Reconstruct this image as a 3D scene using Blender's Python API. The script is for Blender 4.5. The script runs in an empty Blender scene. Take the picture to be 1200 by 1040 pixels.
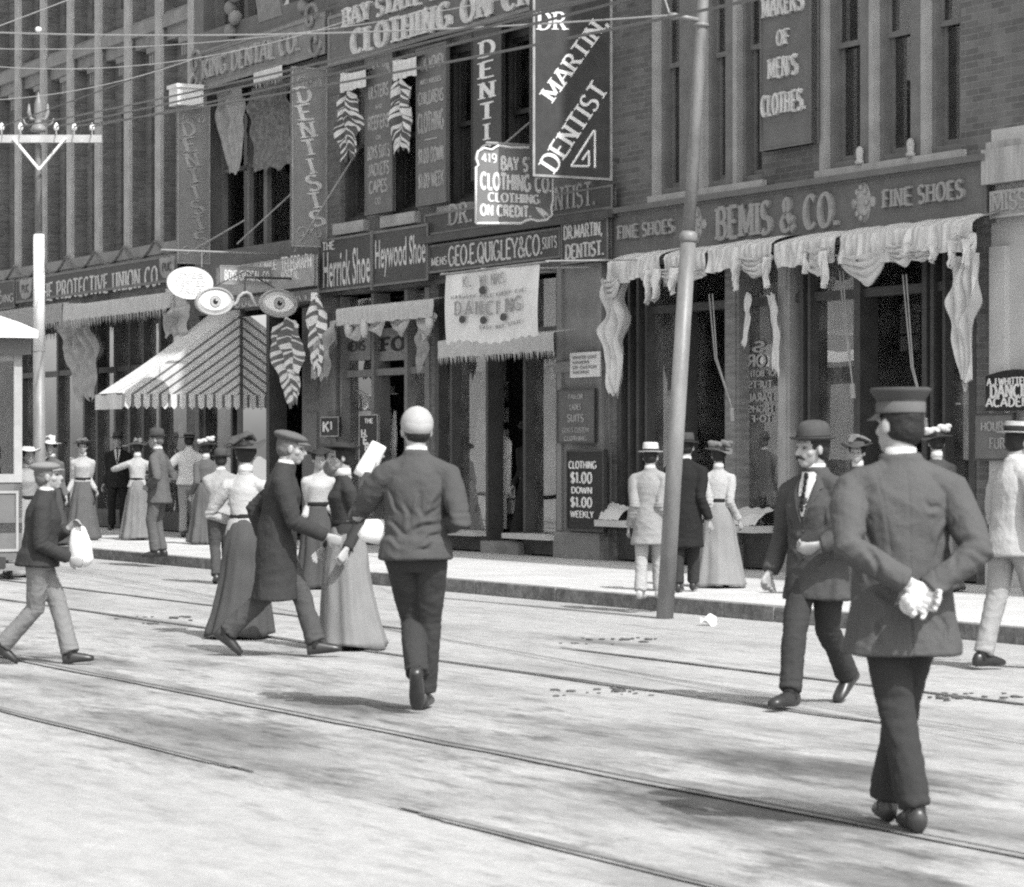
import bpy, bmesh, math, random
from mathutils import Vector, Matrix, noise, Quaternion
R = math.radians
random.seed(7)
scene = bpy.context.scene
COL = scene.collection
# ---------------------------------------------------------------- camera model and the facade frame
F = 3300.0; HX = 600.0; HY = 531.0; CH = 1.5; ZS = 0.13
cam = bpy.data.cameras.new('camera'); camo = bpy.data.objects.new('camera', cam); COL.objects.link(camo)
camo.location = (0, 0, CH); camo.rotation_euler = (R(90), 0, 0)
cam.sensor_width = 36; cam.lens = 36 * F / 1200; cam.shift_y = (HY - 520) / 1200.0
cam.clip_start = 0.1; cam.clip_end = 2000
scene.camera = camo
_h = math.hypot(1819, F)
DR = Vector((1819 / _h, -F / _h, 0)); NN = Vector((DR.y, -DR.x, 0))       # along the facade to the right; out of it
_y0 = (CH - ZS) / 124 * F; P0 = Vector(((690 - HX) / F * _y0, _y0, ZS))
FANG = math.atan2(DR.y, DR.x)
FM = Matrix.Translation(P0) @ Matrix.Rotation(FANG, 4, 'Z')
def ray(x, y): return Vector(((x - HX) / F, 1.0, -(y - HY) / F))
CAM = Vector((0, 0, CH))
def fw(x, y, w=0.0):
    """pixel -> (s, z) on the plane w metres in front of the facade"""
    r = ray(x, y); t = (w - (CAM - P0).dot(NN)) / r.dot(NN); p = CAM + r * t - P0
    return p.dot(DR), p.z
def fs(x, y, s):
    """pixel -> (w, z) on the plane across the pavement at s"""
    r = ray(x, y); t = (s - (CAM - P0).dot(DR)) / r.dot(DR); p = CAM + r * t - P0
    return p.dot(NN), p.z
def gp(x, y, z=0.0):
    Y = (CH - z) * F / (y - HY); return Vector(((x - HX) / F * Y, Y, z))
def at(x, y, Y): return Vector(((x - HX) / F * Y, Y, CH - (y - HY) / F * Y))
def f2w(s, w, z): return FM @ Vector((s, -w, z))
def w2f(p): q = FM.inverted() @ Vector(p); return q.x, -q.y, q.z

# ---------------------------------------------------------------- materials
def nt(name):
    m = bpy.data.materials.new(name); m.use_nodes = True
    n = m.node_tree.nodes; b = n['Principled BSDF']
    return m, n, m.node_tree.links, b
def M(name, c, rough=0.85, var=0.18, scale=5.0, bump=0.0, bscale=80.0, spec=0.25, metal=0.0, stretch=(1, 1, 1), fine=0.0):
    m, n, l, b = nt(name)
    b.inputs['Roughness'].default_value = rough; b.inputs['Metallic'].default_value = metal
    b.inputs['Specular IOR Level'].default_value = spec
    tc = n.new('ShaderNodeTexCoord'); mp = n.new('ShaderNodeMapping'); mp.inputs['Scale'].default_value = stretch
    l.new(tc.outputs['Object'], mp.inputs['Vector'])
    nz = n.new('ShaderNodeTexNoise'); nz.inputs['Scale'].default_value = scale; nz.inputs['Detail'].default_value = 6
    nz.inputs['Roughness'].default_value = 0.62
    l.new(mp.outputs['Vector'], nz.inputs['Vector'])
    cr = n.new('ShaderNodeMapRange'); cr.inputs[1].default_value = 0.3; cr.inputs[2].default_value = 0.7
    cr.inputs[3].default_value = c * (1 - var); cr.inputs[4].default_value = c * (1 + var)
    l.new(nz.outputs['Fac'], cr.inputs[0])
    out = cr.outputs[0]
    nf = n.new('ShaderNodeTexNoise'); nf.inputs['Scale'].default_value = bscale; nf.inputs['Detail'].default_value = 3
    l.new(mp.outputs['Vector'], nf.inputs['Vector'])
    if fine:
        mm = n.new('ShaderNodeMapRange'); mm.inputs[1].default_value = 0.25; mm.inputs[2].default_value = 0.75
        mm.inputs[3].default_value = 1 - fine; mm.inputs[4].default_value = 1 + fine
        l.new(nf.outputs['Fac'], mm.inputs[0])
        mu = n.new('ShaderNodeMath'); mu.operation = 'MULTIPLY'
        l.new(out, mu.inputs[0]); l.new(mm.outputs[0], mu.inputs[1]); out = mu.outputs[0]
    l.new(out, b.inputs['Base Color'])
    if bump:
        bp = n.new('ShaderNodeBump'); bp.inputs['Strength'].default_value = bump; bp.inputs['Distance'].default_value = 0.02
        l.new(nf.outputs['Fac'], bp.inputs['Height']); l.new(bp.outputs['Normal'], b.inputs['Normal'])
    return m
def brick_mat(name, c1, c2, mortar, tint=1.0):
    m, n, l, b = nt(name)
    b.inputs['Roughness'].default_value = 0.9; b.inputs['Specular IOR Level'].default_value = 0.15
    tc = n.new('ShaderNodeTexCoord'); sp = n.new('ShaderNodeSeparateXYZ'); l.new(tc.outputs['Object'], sp.inputs[0])
    ad = n.new('ShaderNodeMath'); l.new(sp.outputs[0], ad.inputs[0]); l.new(sp.outputs[1], ad.inputs[1])
    cb = n.new('ShaderNodeCombineXYZ'); l.new(ad.outputs[0], cb.inputs[0]); l.new(sp.outputs[2], cb.inputs[1])
    br = n.new('ShaderNodeTexBrick'); l.new(cb.outputs[0], br.inputs['Vector'])
    br.inputs['Scale'].default_value = 1.0; br.inputs['Brick Width'].default_value = 0.215; br.inputs['Row Height'].default_value = 0.072
    br.inputs['Mortar Size'].default_value = 0.007; br.inputs['Mortar Smooth'].default_value = 0.3; br.inputs['Bias'].default_value = -0.1
    br.inputs['Color1'].default_value = (c1, c1, c1, 1); br.inputs['Color2'].default_value = (c2, c2, c2, 1)
    br.inputs['Mortar'].default_value = (mortar, mortar, mortar, 1)
    nz = n.new('ShaderNodeTexNoise'); nz.inputs['Scale'].default_value = 0.9; nz.inputs['Detail'].default_value = 7; nz.inputs['Roughness'].default_value = 0.65
    l.new(tc.outputs['Object'], nz.inputs['Vector'])
    mr = n.new('ShaderNodeMapRange'); mr.inputs[1].default_value = 0.3; mr.inputs[2].default_value = 0.7
    mr.inputs[3].default_value = 0.72; mr.inputs[4].default_value = 1.25; l.new(nz.outputs['Fac'], mr.inputs[0])
    mx = n.new('ShaderNodeMix'); mx.data_type = 'RGBA'; mx.blend_type = 'MULTIPLY'; mx.inputs[0].default_value = 1
    l.new(br.outputs['Color'], mx.inputs[6]); l.new(mr.outputs[0], mx.inputs[7]); l.new(mx.outputs[2], b.inputs['Base Color'])
    bp = n.new('ShaderNodeBump'); bp.inputs['Strength'].default_value = 0.8; bp.inputs['Distance'].default_value = 0.01; bp.invert = True
    l.new(br.outputs['Fac'], bp.inputs['Height']); l.new(bp.outputs['Normal'], b.inputs['Normal'])
    return m
def glass_mat(name, refl=1.0, tint=0.75, ior=1.6, rough=0.0, dust_lift=0.0):
    m = bpy.data.materials.new(name); m.use_nodes = True; n = m.node_tree.nodes; l = m.node_tree.links; n.clear()
    o = n.new('ShaderNodeOutputMaterial'); mx = n.new('ShaderNodeMixShader'); t = n.new('ShaderNodeBsdfTransparent'); g = n.new('ShaderNodeBsdfGlossy')
    t.inputs[0].default_value = (tint, tint, tint, 1); g.inputs['Roughness'].default_value = rough; g.inputs[0].default_value = (1, 1, 1, 1)
    fr = n.new('ShaderNodeFresnel'); fr.inputs[0].default_value = ior
    mu = n.new('ShaderNodeMath'); mu.operation = 'MULTIPLY'; mu.inputs[1].default_value = refl; mu.use_clamp = True
    tc = n.new('ShaderNodeTexCoord'); nz = n.new('ShaderNodeTexNoise'); nz.inputs['Scale'].default_value = 1.3; nz.inputs['Detail'].default_value = 1
    bp = n.new('ShaderNodeBump'); bp.inputs['Strength'].default_value = 0.06; bp.inputs['Distance'].default_value = 0.03
    l.new(tc.outputs['Object'], nz.inputs['Vector']); l.new(nz.outputs['Fac'], bp.inputs['Height'])
    l.new(bp.outputs['Normal'], g.inputs['Normal'])
    l.new(fr.outputs[0], mu.inputs[0]); l.new(mu.outputs[0], mx.inputs[0]); l.new(t.outputs[0], mx.inputs[1]); l.new(g.outputs[0], mx.inputs[2])
    if dust_lift:  # dust film that also paints a grey lift into the dark panes
        df = n.new('ShaderNodeBsdfDiffuse'); df.inputs[0].default_value = (.55, .55, .55, 1); m2 = n.new('ShaderNodeMixShader')
        dn = n.new('ShaderNodeTexNoise'); dn.inputs['Scale'].default_value = 2.2; dn.inputs['Detail'].default_value = 6; l.new(tc.outputs['Object'], dn.inputs['Vector'])
        dm = n.new('ShaderNodeMapRange'); dm.inputs[1].default_value = .35; dm.inputs[2].default_value = .7; dm.inputs[3].default_value = dust_lift * .3; dm.inputs[4].default_value = dust_lift * 2; l.new(dn.outputs['Fac'], dm.inputs[0])
        l.new(dm.outputs[0], m2.inputs[0]); l.new(mx.outputs[0], m2.inputs[1]); l.new(df.outputs[0], m2.inputs[2]); mx = m2
    l.new(mx.outputs[0], o.inputs[0]); return m

# ---------------------------------------------------------------- mesh builder
class MB:
    def __init__(s): s.v = []; s.f = []; s.m = []
    def add(s, vs, fs, mi=0):
        b = len(s.v); s.v += [tuple(p) for p in vs]
        for f in fs: s.f.append(tuple(b + i for i in f)); s.m.append(mi)
    def quad(s, a, b, c, d, mi=0): s.add([a, b, c, d], [(0, 1, 2, 3)], mi)
    def box(s, s0, s1, w0, w1, z0, z1, mi=0):
        """facade box: s along, w outwards, z up"""
        s.cube(s0, s1, -w1, -w0, z0, z1, mi)
    def cube(s, x0, x1, y0, y1, z0, z1, mi=0):
        v = [(x0, y0, z0), (x1, y0, z0), (x1, y1, z0), (x0, y1, z0), (x0, y0, z1), (x1, y0, z1), (x1, y1, z1), (x0, y1, z1)]
        s.add(v, [(0, 3, 2, 1), (4, 5, 6, 7), (0, 1, 5, 4), (1, 2, 6, 5), (2, 3, 7, 6), (3, 0, 4, 7)], mi)
    def board(s, O, U, V, N, th, mi=0):
        O, U, V, N = map(Vector, (O, U, V, N)); n = N.normalized() * th
        v = [O, O + U, O + U + V, O + V, O + n, O + U + n, O + U + V + n, O + V + n]
        s.add(v, [(0, 3, 2, 1), (4, 5, 6, 7), (0, 1, 5, 4), (1, 2, 6, 5), (2, 3, 7, 6), (3, 0, 4, 7)], mi)
    def border(s, O, U, V, N, b, th, mi=0):
        O, U, V = map(Vector, (O, U, V)); u = U.normalized() * b; v = V.normalized() * b
        s.board(O, U, v, N, th, mi); s.board(O + V - v, U, v, N, th, mi)
        s.board(O + v, u, V - 2 * v, N, th, mi); s.board(O + U - u + v, u, V - 2 * v, N, th, mi)
    def rings(s, rs, cap0=True, cap1=True, mi=0):
        n = len(rs[0]); b = len(s.v)
        for r in rs: s.v += [tuple(p) for p in r]
        for i in range(len(rs) - 1):
            for j in range(n):
                k = (j + 1) % n
                s.f.append((b + i * n + j, b + i * n + k, b + (i + 1) * n + k, b + (i + 1) * n + j)); s.m.append(mi)
        if cap0: s.f.append(tuple(b + j for j in reversed(range(n)))); s.m.append(mi)
        if cap1: s.f.append(tuple(b + (len(rs) - 1) * n + j for j in range(n))); s.m.append(mi)
    def tube(s, path, rad, n=10, side=None, round_ends=False, mi=0):
        path = [Vector(p) for p in path]
        rad = [rad] * len(path) if isinstance(rad, (int, float)) else list(rad)
        if round_ends:
            d0 = (path[0] - path[1]).normalized(); d1 = (path[-1] - path[-2]).normalized()
            def mx(r): return max(r) if isinstance(r, tuple) else r
            def sc(r, k): return tuple(q * k for q in r) if isinstance(r, tuple) else r * k
            r0, r1 = rad[0], rad[-1]
            path = [path[0] + d0 * mx(r0) * .85, path[0] + d0 * mx(r0) * .5] + path + [path[-1] + d1 * mx(r1) * .5, path[-1] + d1 * mx(r1) * .85]
            rad = [sc(r0, .5), sc(r0, .86)] + rad + [sc(r1, .86), sc(r1, .5)]
        rs = []; prev = None
        for i, p in enumerate(path):
            t = (path[min(i + 1, len(path) - 1)] - path[max(i - 1, 0)])
            t = t.normalized() if t.length > 1e-9 else Vector((0, 0, 1))
            a = Vector(side) if side is not None else (prev if prev is not None else (Vector((1, 0, 0)) if abs(t.x) < .9 else Vector((0, 1, 0))))
            a = a - t * a.dot(t)
            if a.length < 1e-6: a = t.orthogonal()
            a.normalize(); b = t.cross(a); prev = a
            rx, ry = rad[i] if isinstance(rad[i], tuple) else (rad[i], rad[i])
            rs.append([p + a * (rx * math.cos(2 * math.pi * j / n)) + b * (ry * math.sin(2 * math.pi * j / n)) for j in range(n)])
        s.rings(rs, True, True, mi)
    def ell(s, c, r, n=14, m=9, rot=None, mi=0):
        c = Vector(c); rs = []
        for i in range(1, m):
            th = math.pi * i / m; z = -math.cos(th); q = math.sin(th); ring = []
            for j in range(n):
                p = Vector((r[0] * q * math.cos(2 * math.pi * j / n), r[1] * q * math.sin(2 * math.pi * j / n), r[2] * z))
                ring.append(c + (rot @ p if rot is not None else p))
            rs.append(ring)
        s.rings(rs, True, True, mi)
    def lathe(s, c, prof, n=24, sx=1.0, sy=1.0, rot=None, mi=0, close=True):
        c = Vector(c); rs = []
        for r, z in prof:
            ring = [Vector((r * sx * math.cos(2 * math.pi * j / n), r * sy * math.sin(2 * math.pi * j / n), z)) for j in range(n)]
            rs.append([c + (rot @ p if rot is not None else p) for p in ring])
        s.rings(rs, close, close, mi)
    def grid(s, P, mi=0):
        """P[i][j] points; mi may be a function of (i, j)"""
        b = len(s.v); n = len(P[0])
        for r in P: s.v += [tuple(p) for p in r]
        for i in range(len(P) - 1):
            for j in range(n - 1):
                s.f.append((b + i * n + j, b + i * n + j + 1, b + (i + 1) * n + j + 1, b + (i + 1) * n + j))
                s.m.append(mi(i, j) if callable(mi) else mi)
    def prism(s, pts, N, th, mi=0):
        pts = [Vector(p) for p in pts]; n = Vector(N).normalized() * th; k = len(pts)
        s.add(pts + [p + n for p in pts], [tuple(reversed(range(k))), tuple(range(k, 2 * k))] + [(i, (i + 1) % k, (i + 1) % k + k, i + k) for i in range(k)], mi)
    def mesh(s, name, mats, off=(0, 0, 0), smooth=False):
        me = bpy.data.meshes.new(name); o = Vector(off)
        me.from_pydata([tuple(Vector(p) - o) for p in s.v], [], s.f)
        for m in (mats if isinstance(mats, (list, tuple)) else [mats]): me.materials.append(m)
        me.polygons.foreach_set('material_index', s.m)
        if smooth: me.polygons.foreach_set('use_smooth', [True] * len(me.polygons))
        me.update(); return me
ORG = {}
def setp(o, label=None, cat=None, group=None, kind=None):
    if label: o['label'] = label
    if cat: o['category'] = cat
    if group: o['group'] = group
    if kind: o['kind'] = kind
    return o
def place(o, org, fac):
    if fac: o.location = FM @ Vector(org); o.rotation_euler = (0, 0, FANG)
    else: o.location = org
    ORG[o.name] = Vector(org)
def thing(name, label, cat, org, group=None, fac=True, kind=None):
    o = bpy.data.objects.new(name, None); COL.objects.link(o); o.empty_display_size = .2
    place(o, org, fac); return setp(o, label, cat, group, kind)
def part(name, mb, mats, parent, smooth=False, label=None):
    me = mb.mesh(name, mats, ORG[parent.name], smooth)
    o = bpy.data.objects.new(name, me); COL.objects.link(o); o.parent = parent; ORG[o.name] = ORG[parent.name]
    if label: o['label'] = label
    return o
def single(name, mb, mats, label=None, cat=None, org=(0, 0, 0), group=None, fac=True, kind=None, smooth=False):
    me = mb.mesh(name, mats, org, smooth); o = bpy.data.objects.new(name, me); COL.objects.link(o)
    place(o, org, fac); return setp(o, label, cat, group, kind)
def fp(s, w, z): return Vector((s, -w, z))

# ---------------------------------------------------------------- a small drawn alphabet (broad-pen strokes, optional serifs)
def A_(cx, cy, rx, ry, a0, a1, n=9):
    return [(cx + rx * math.cos(R(a0 + (a1 - a0) * i / n)), cy + ry * math.sin(R(a0 + (a1 - a0) * i / n))) for i in range(n + 1)]
GL = {
 'A': (.82, [[(.02, 0), (.41, 1)], [(.41, 1), (.8, 0)], [(.16, .34), (.66, .34)]]),
 'B': (.7, [[(.1, 0), (.1, 1)], [(.1, 1), (.36, 1)] + A_(.36, .76, .24, .24, 85, -90) + [(.1, .52)], [(.1, .52), (.38, .52)] + A_(.38, .26, .28, .26, 85, -90) + [(.1, 0)]]),
 'C': (.78, [A_(.42, .5, .38, .5, 48, 312, 14)]),
 'D': (.78, [[(.1, 0), (.1, 1)], [(.1, 1), (.32, 1)] + A_(.32, .5, .42, .5, 86, -90, 12) + [(.1, 0)]]),
 'E': (.66, [[(.1, 0), (.1, 1)], [(.1, 1), (.62, 1)], [(.1, .52), (.5, .52)], [(.1, 0), (.64, 0)]]),
 'F': (.62, [[(.1, 0), (.1, 1)], [(.1, 1), (.6, 1)], [(.1, .52), (.48, .52)]]),
 'G': (.84, [A_(.42, .5, .38, .5, 48, 330, 14), [(.52, .42), (.8, .42)], [(.77, .42), (.77, .08)]]),
 'H': (.8, [[(.1, 0), (.1, 1)], [(.7, 0), (.7, 1)], [(.1, .52), (.7, .52)]]),
 'I': (.24, [[(.12, 0), (.12, 1)]]),
 'J': (.55, [[(.45, 1), (.45, .25)] + A_(.24, .25, .21, .25, 0, -170)]),
 'K': (.76, [[(.1, 0), (.1, 1)], [(.12, .4), (.68, 1)], [(.3, .6), (.72, 0)]]),
 'L': (.62, [[(.1, 0), (.1, 1)], [(.1, 0), (.6, 0)]]),
 'M': (.98, [[(.1, 0), (.1, 1)], [(.1, 1), (.49, .12)], [(.49, .12), (.88, 1)], [(.88, 1), (.88, 0)]]),
 'N': (.82, [[(.1, 0), (.1, 1)], [(.1, 1), (.72, 0)], [(.72, 0), (.72, 1)]]),
 'O': (.84, [A_(.42, .5, .38, .5, 0, 360, 20)]),
 'P': (.68, [[(.1, 0), (.1, 1)], [(.1, 1), (.36, 1)] + A_(.36, .74, .26, .26, 85, -90) + [(.1, .48)]]),
 'Q': (.86, [A_(.42, .5, .38, .5, 0, 360, 20), [(.45, .28), (.8, -.12)]]),
 'R': (.76, [[(.1, 0), (.1, 1)], [(.1, 1), (.36, 1)] + A_(.36, .75, .25, .25, 85, -90) + [(.1, .5)], [(.36, .5), (.72, 0)]]),
 'S': (.66, [A_(.33, .75, .25, .25, 35, 270, 10) + A_(.33, .25, .28, .25, 85, -145, 10)]),
 'T': (.72, [[(.36, 0), (.36, 1)], [(.03, 1), (.69, 1)]]),
 'U': (.78, [[(.1, 1), (.1, .32)] + A_(.39, .3, .29, .3, 180, 360, 10) + [(.68, 1)]]),
 'V': (.78, [[(.02, 1), (.4, 0)], [(.4, 0), (.76, 1)]]),
 'W': (1.1, [[(.02, 1), (.3, 0)], [(.3, 0), (.55, .9)], [(.55, .9), (.8, 0)], [(.8, 0), (1.08, 1)]]),
 'X': (.76, [[(.04, 1), (.72, 0)], [(.04, 0), (.72, 1)]]),
 'Y': (.74, [[(.02, 1), (.37, .5)], [(.72, 1), (.37, .5)], [(.37, .5), (.37, 0)]]),
 'Z': (.7, [[(.06, 1), (.64, 1)], [(.64, 1), (.06, 0)], [(.06, 0), (.66, 0)]]),
 '0': (.7, [A_(.35, .5, .28, .5, 0, 360, 18)]),
 '1': (.4, [[(.22, 0), (.22, 1)], [(.22, 1), (.06, .82)]]),
 '4': (.7, [[(.5, 0), (.5, 1)], [(.5, 1), (.04, .3)], [(.04, .3), (.68, .3)]]),
 '9': (.68, [A_(.33, .7, .26, .3, 0, 360, 14), [(.59, .7)] + A_(.3, .4, .3, .4, 20, -100, 6)]),
 '&': (.9, [[(.84, .42)] + A_(.38, .26, .3, .26, -30, -210, 8) + [(.5, .64)] + A_(.4, .8, .16, .2, -30, 200, 8) + [(.86, 0)]]),
 '.': (.26, [[(.13, 0), (.13, .14)]]), ',': (.26, [[(.15, .12), (.08, -.14)]]), "'": (.22, [[(.11, 1), (.11, .74)]]),
 '-': (.5, [[(.08, .46), (.42, .46)]]), '/': (.5, [[(.02, 0), (.48, 1)]]),
 '$': (.66, [A_(.33, .72, .24, .22, 35, 270, 10) + A_(.33, .28, .27, .22, 85, -145, 10), [(.33, -.08), (.33, 1.08)]]),
}
def text(mb, s, O, U, V, N, thick=.17, thin=.08, serif=.1, gap=.14, depth=.006, mi=0, space=.4):
    """letters of the string s filling the parallelogram O + U, V, standing depth proud along N"""
    O, U, V, N = map(Vector, (O, U, V, N)); N = N.normalized()
    W = sum((GL[c][0] if c in GL else space) + gap for c in s) - gap
    def P(x, y, d): return O + U * (x / W) + V * y + N * d
    x0 = 0.0; k = 0
    def strip(L, Rr, d):
        n = len(L); fr = [P(x, y, d) for x, y in L] + [P(x, y, d) for x, y in Rr]; bk = [P(x, y, 0) for x, y in L] + [P(x, y, 0) for x, y in Rr]
        fs_ = [(i, i + 1, n + i + 1, n + i) for i in range(n - 1)]
        m = 2 * n
        fs_ += [(m + i, m + i + 1, i + 1, i) for i in range(n - 1)] + [(n + i, n + i + 1, m + n + i + 1, m + n + i) for i in range(n - 1)]
        fs_ += [(0, n, m + n, m), (n - 1, m + n - 1, m + 2 * n - 1, 2 * n - 1)]
        mb.add(fr + bk, fs_, mi)
    for c in s:
        if c not in GL: x0 += space + gap; continue
        w, strokes = GL[c]
        for st in strokes:
            pts = [(x0 + x, y) for x, y in st]; n = len(pts); L = []; Rr = []
            closed = n > 6 and abs(pts[0][0] - pts[-1][0]) + abs(pts[0][1] - pts[-1][1]) < 1e-6
            for i, (x, y) in enumerate(pts):
                if closed and i in (0, n - 1): a, b = pts[-2], pts[1]
                else: a, b = pts[max(i - 1, 0)], pts[min(i + 1, n - 1)]
                dx, dy = b[0] - a[0], b[1] - a[1]; q = math.hypot(dx, dy) or 1; dx /= q; dy /= q
                t = thin + (thick - thin) * min(1, abs(math.sin(math.atan2(dy, dx) - R(12)))) ** 1.3
                L.append((x - dy * t / 2, y + dx * t / 2)); Rr.append((x + dy * t / 2, y - dx * t / 2))
            k += 1; d = depth + (k % 7) * .00045
            strip(L, Rr, d)
            if serif and not closed and c not in ".,'-/&$CGSOQ":
                for (a, b) in ((pts[0], pts[1]), (pts[-1], pts[-2])):
                    q = math.hypot(b[0] - a[0], b[1] - a[1]) or 1
                    if abs(b[1] - a[1]) / q > .6 and (abs(a[1]) < .02 or abs(a[1] - 1) < .02):
                        k += 1; d = depth + (k % 7) * .00045; h = thin * .9; yy = a[1] + (h / 2 if a[1] < .5 else -h / 2); hl = thick * .5 + serif
                        strip([(a[0] - hl, yy + h / 2), (a[0] + hl, yy + h / 2)], [(a[0] - hl, yy - h / 2), (a[0] + hl, yy - h / 2)], d)
        x0 += w + gap
def btext(mb, s, O, U, V, N, depth=.004, bold=.0, shear=0.0, mi=0, thick=.003):
    """the same with the default outline font (lower case)"""
    cu = bpy.data.curves.new('t', 'FONT'); cu.body = s; cu.offset = bold; cu.shear = shear; cu.resolution_u = 3; cu.fill_mode = 'FRONT'
    ob = bpy.data.objects.new('t', cu); me = bpy.data.meshes.new_from_object(ob)
    xs = [v.co.x for v in me.vertices]; ys = [v.co.y for v in me.vertices]
    x0, x1, y0, y1 = min(xs), max(xs), min(ys), max(ys)
    O, U, V, N = map(Vector, (O, U, V, N)); n = N.normalized()
    mb.add([O + U * ((v.co.x - x0) / (x1 - x0)) + V * ((v.co.y - y0) / (y1 - y0)) + n * depth for v in me.vertices], [tuple(p.vertices) for p in me.polygons], mi)
    bpy.data.objects.remove(ob); bpy.data.curves.remove(cu); bpy.data.meshes.remove(me)

# ---------------------------------------------------------------- the palette (a black and white photograph)
m_brickA = brick_mat('brick_dark', .13, .19, .22)
m_brickD = brick_mat('brick_pale', .125, .19, .22)
m_brickC = brick_mat('brick_mid', .14, .2, .24)
m_stone = M('stone_pale', .40, .9, .2, 3, .3, 60)
m_stoneD = M('stone_grey', .26, .9, .2, 3, .3, 60)
m_lime = M('limestone', .52, .9, .12, 1.5, .25, 90)
m_trim = M('painted_trim', .17, .6, .2, 4, .1)
m_trimL = M('painted_trim_pale', .34, .6, .16, 4, .1)
m_trimD = M('painted_trim_dark', .06, .5, .25, 4, .1)
m_black = M('black_paint', .018, .5, .3, 6)
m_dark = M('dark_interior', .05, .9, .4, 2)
m_signD = M('sign_dark', .055, .55, .22, 5, .05, spec=.35)
m_signG = M('sign_grey', .145, .6, .15, 4, .05)
m_signG2 = M('sign_grey_pale', .23, .65, .15, 5, .05)
m_signW = M('sign_white', .72, .6, .08, 6)
m_let = M('letter_pale', .55, .6, .3, 7)
m_letG = M('letter_grey', .33, .6, .3, 7)
m_letW = M('letter_white', .74, .6, .14, 7)
m_letB = M('letter_black', .02, .6, .1, 20)
m_cloth = M('canvas_white', .62, .95, .12, 5, .1, 240)
m_clothR = M('canvas_rib', .54, .95, .14, 9, .35, 240)
m_clothG = M('canvas_grey', .34, .95, .18, 9, .35, 240)
m_clothD = M('canvas_dark', .10, .95, .2, 9, .35, 240)
m_fringe = M('fringe_cloth', .5, .95, .1, 8, .12, 120)
m_drape = M('drape_pale', .34, .95, .25, 6, .1, 160)
m_drapeD = M('drape_dark', .17, .95, .5, 14, .3, 160)  # dark, strongly mottled cloth
m_glass = glass_mat('plate_glass', 2.3, .85, 1.7, dust_lift=.09)
m_glassW = glass_mat('window_glass', 2.0, .4, 1.8, dust_lift=.02)
m_mirror = glass_mat('dark_mirror_glass', 4.2, .3, 1.7)
m_wood = M('wood_grey', .2, .8, .3, 3, .2, stretch=(1, 1, 6))
m_steel = M('pole_paint', .19, .45, .4, 4, .12, 60, spec=.5, stretch=(1, 1, .35))
m_white = M('white_paint', .78, .55, .06, 5)
m_iron = M('iron', .05, .6, .3, 8, metal=.0)
m_wire = M('wire', .12, .5, .1, 5)
m_wireL = M('wire_pale', .3, .4, .1, 5)
m_paper = M('paper', .75, .8, .06, 12)
m_skin = M('skin', .3, .55, .08, 14, .08, 200, spec=.35)
m_hair = M('hair', .02, .6, .3, 60, .3, 200)
m_hairG = M('hair_grey', .12, .7, .3, 60, .3, 200)
m_shoe = M('shoe_leather', .03, .35, .3, 14, spec=.5)
# ================================================================ buildings
TOP = 16.2
def wall(mb, s0, s1, z0, z1, holes, w=0.0, depth=.22, mi=0, rmi=0):
    ss = sorted(set([s0, s1] + [h[0] for h in holes] + [h[1] for h in holes])); zz = sorted(set([z0, z1] + [h[2] for h in holes] + [h[3] for h in holes]))
    ss = [a for a in ss if s0 <= a <= s1]; zz = [a for a in zz if z0 <= a <= z1]
    for a, b in zip(ss, ss[1:]):
        for c, d in zip(zz, zz[1:]):
            cs, cz = (a + b) / 2, (c + d) / 2
            if any(h[0] < cs < h[1] and h[2] < cz < h[3] for h in holes): continue
            mb.quad(fp(a, w, c), fp(b, w, c), fp(b, w, d), fp(a, w, d), mi)
    for a, b, c, d in [h[:4] for h in holes]:
        e = w - depth
        mb.quad(fp(a, w, c), fp(a, w, d), fp(a, e, d), fp(a, e, c), rmi); mb.quad(fp(b, w, d), fp(b, w, c), fp(b, e, c), fp(b, e, d), rmi)
        mb.quad(fp(a, w, d), fp(b, w, d), fp(b, e, d), fp(a, e, d), rmi); mb.quad(fp(b, w, c), fp(a, w, c), fp(a, e, c), fp(b, e, c), rmi)
def shell(mb, s0, s1, top=TOP, back=-8.0, w=0.0, mi=0):
    mb.quad(fp(s0, w, top), fp(s1, w, top), fp(s1, back, top), fp(s0, back, top), mi)
    mb.quad(fp(s0, back, 0), fp(s0, back, top), fp(s1, back, top), fp(s1, back, 0), mi)
    mb.quad(fp(s0, w, 0), fp(s0, w, top), fp(s0, back, top), fp(s0, back, 0), mi); mb.quad(fp(s1, w, top), fp(s1, w, 0), fp(s1, back, 0), fp(s1, back, top), mi)
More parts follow.
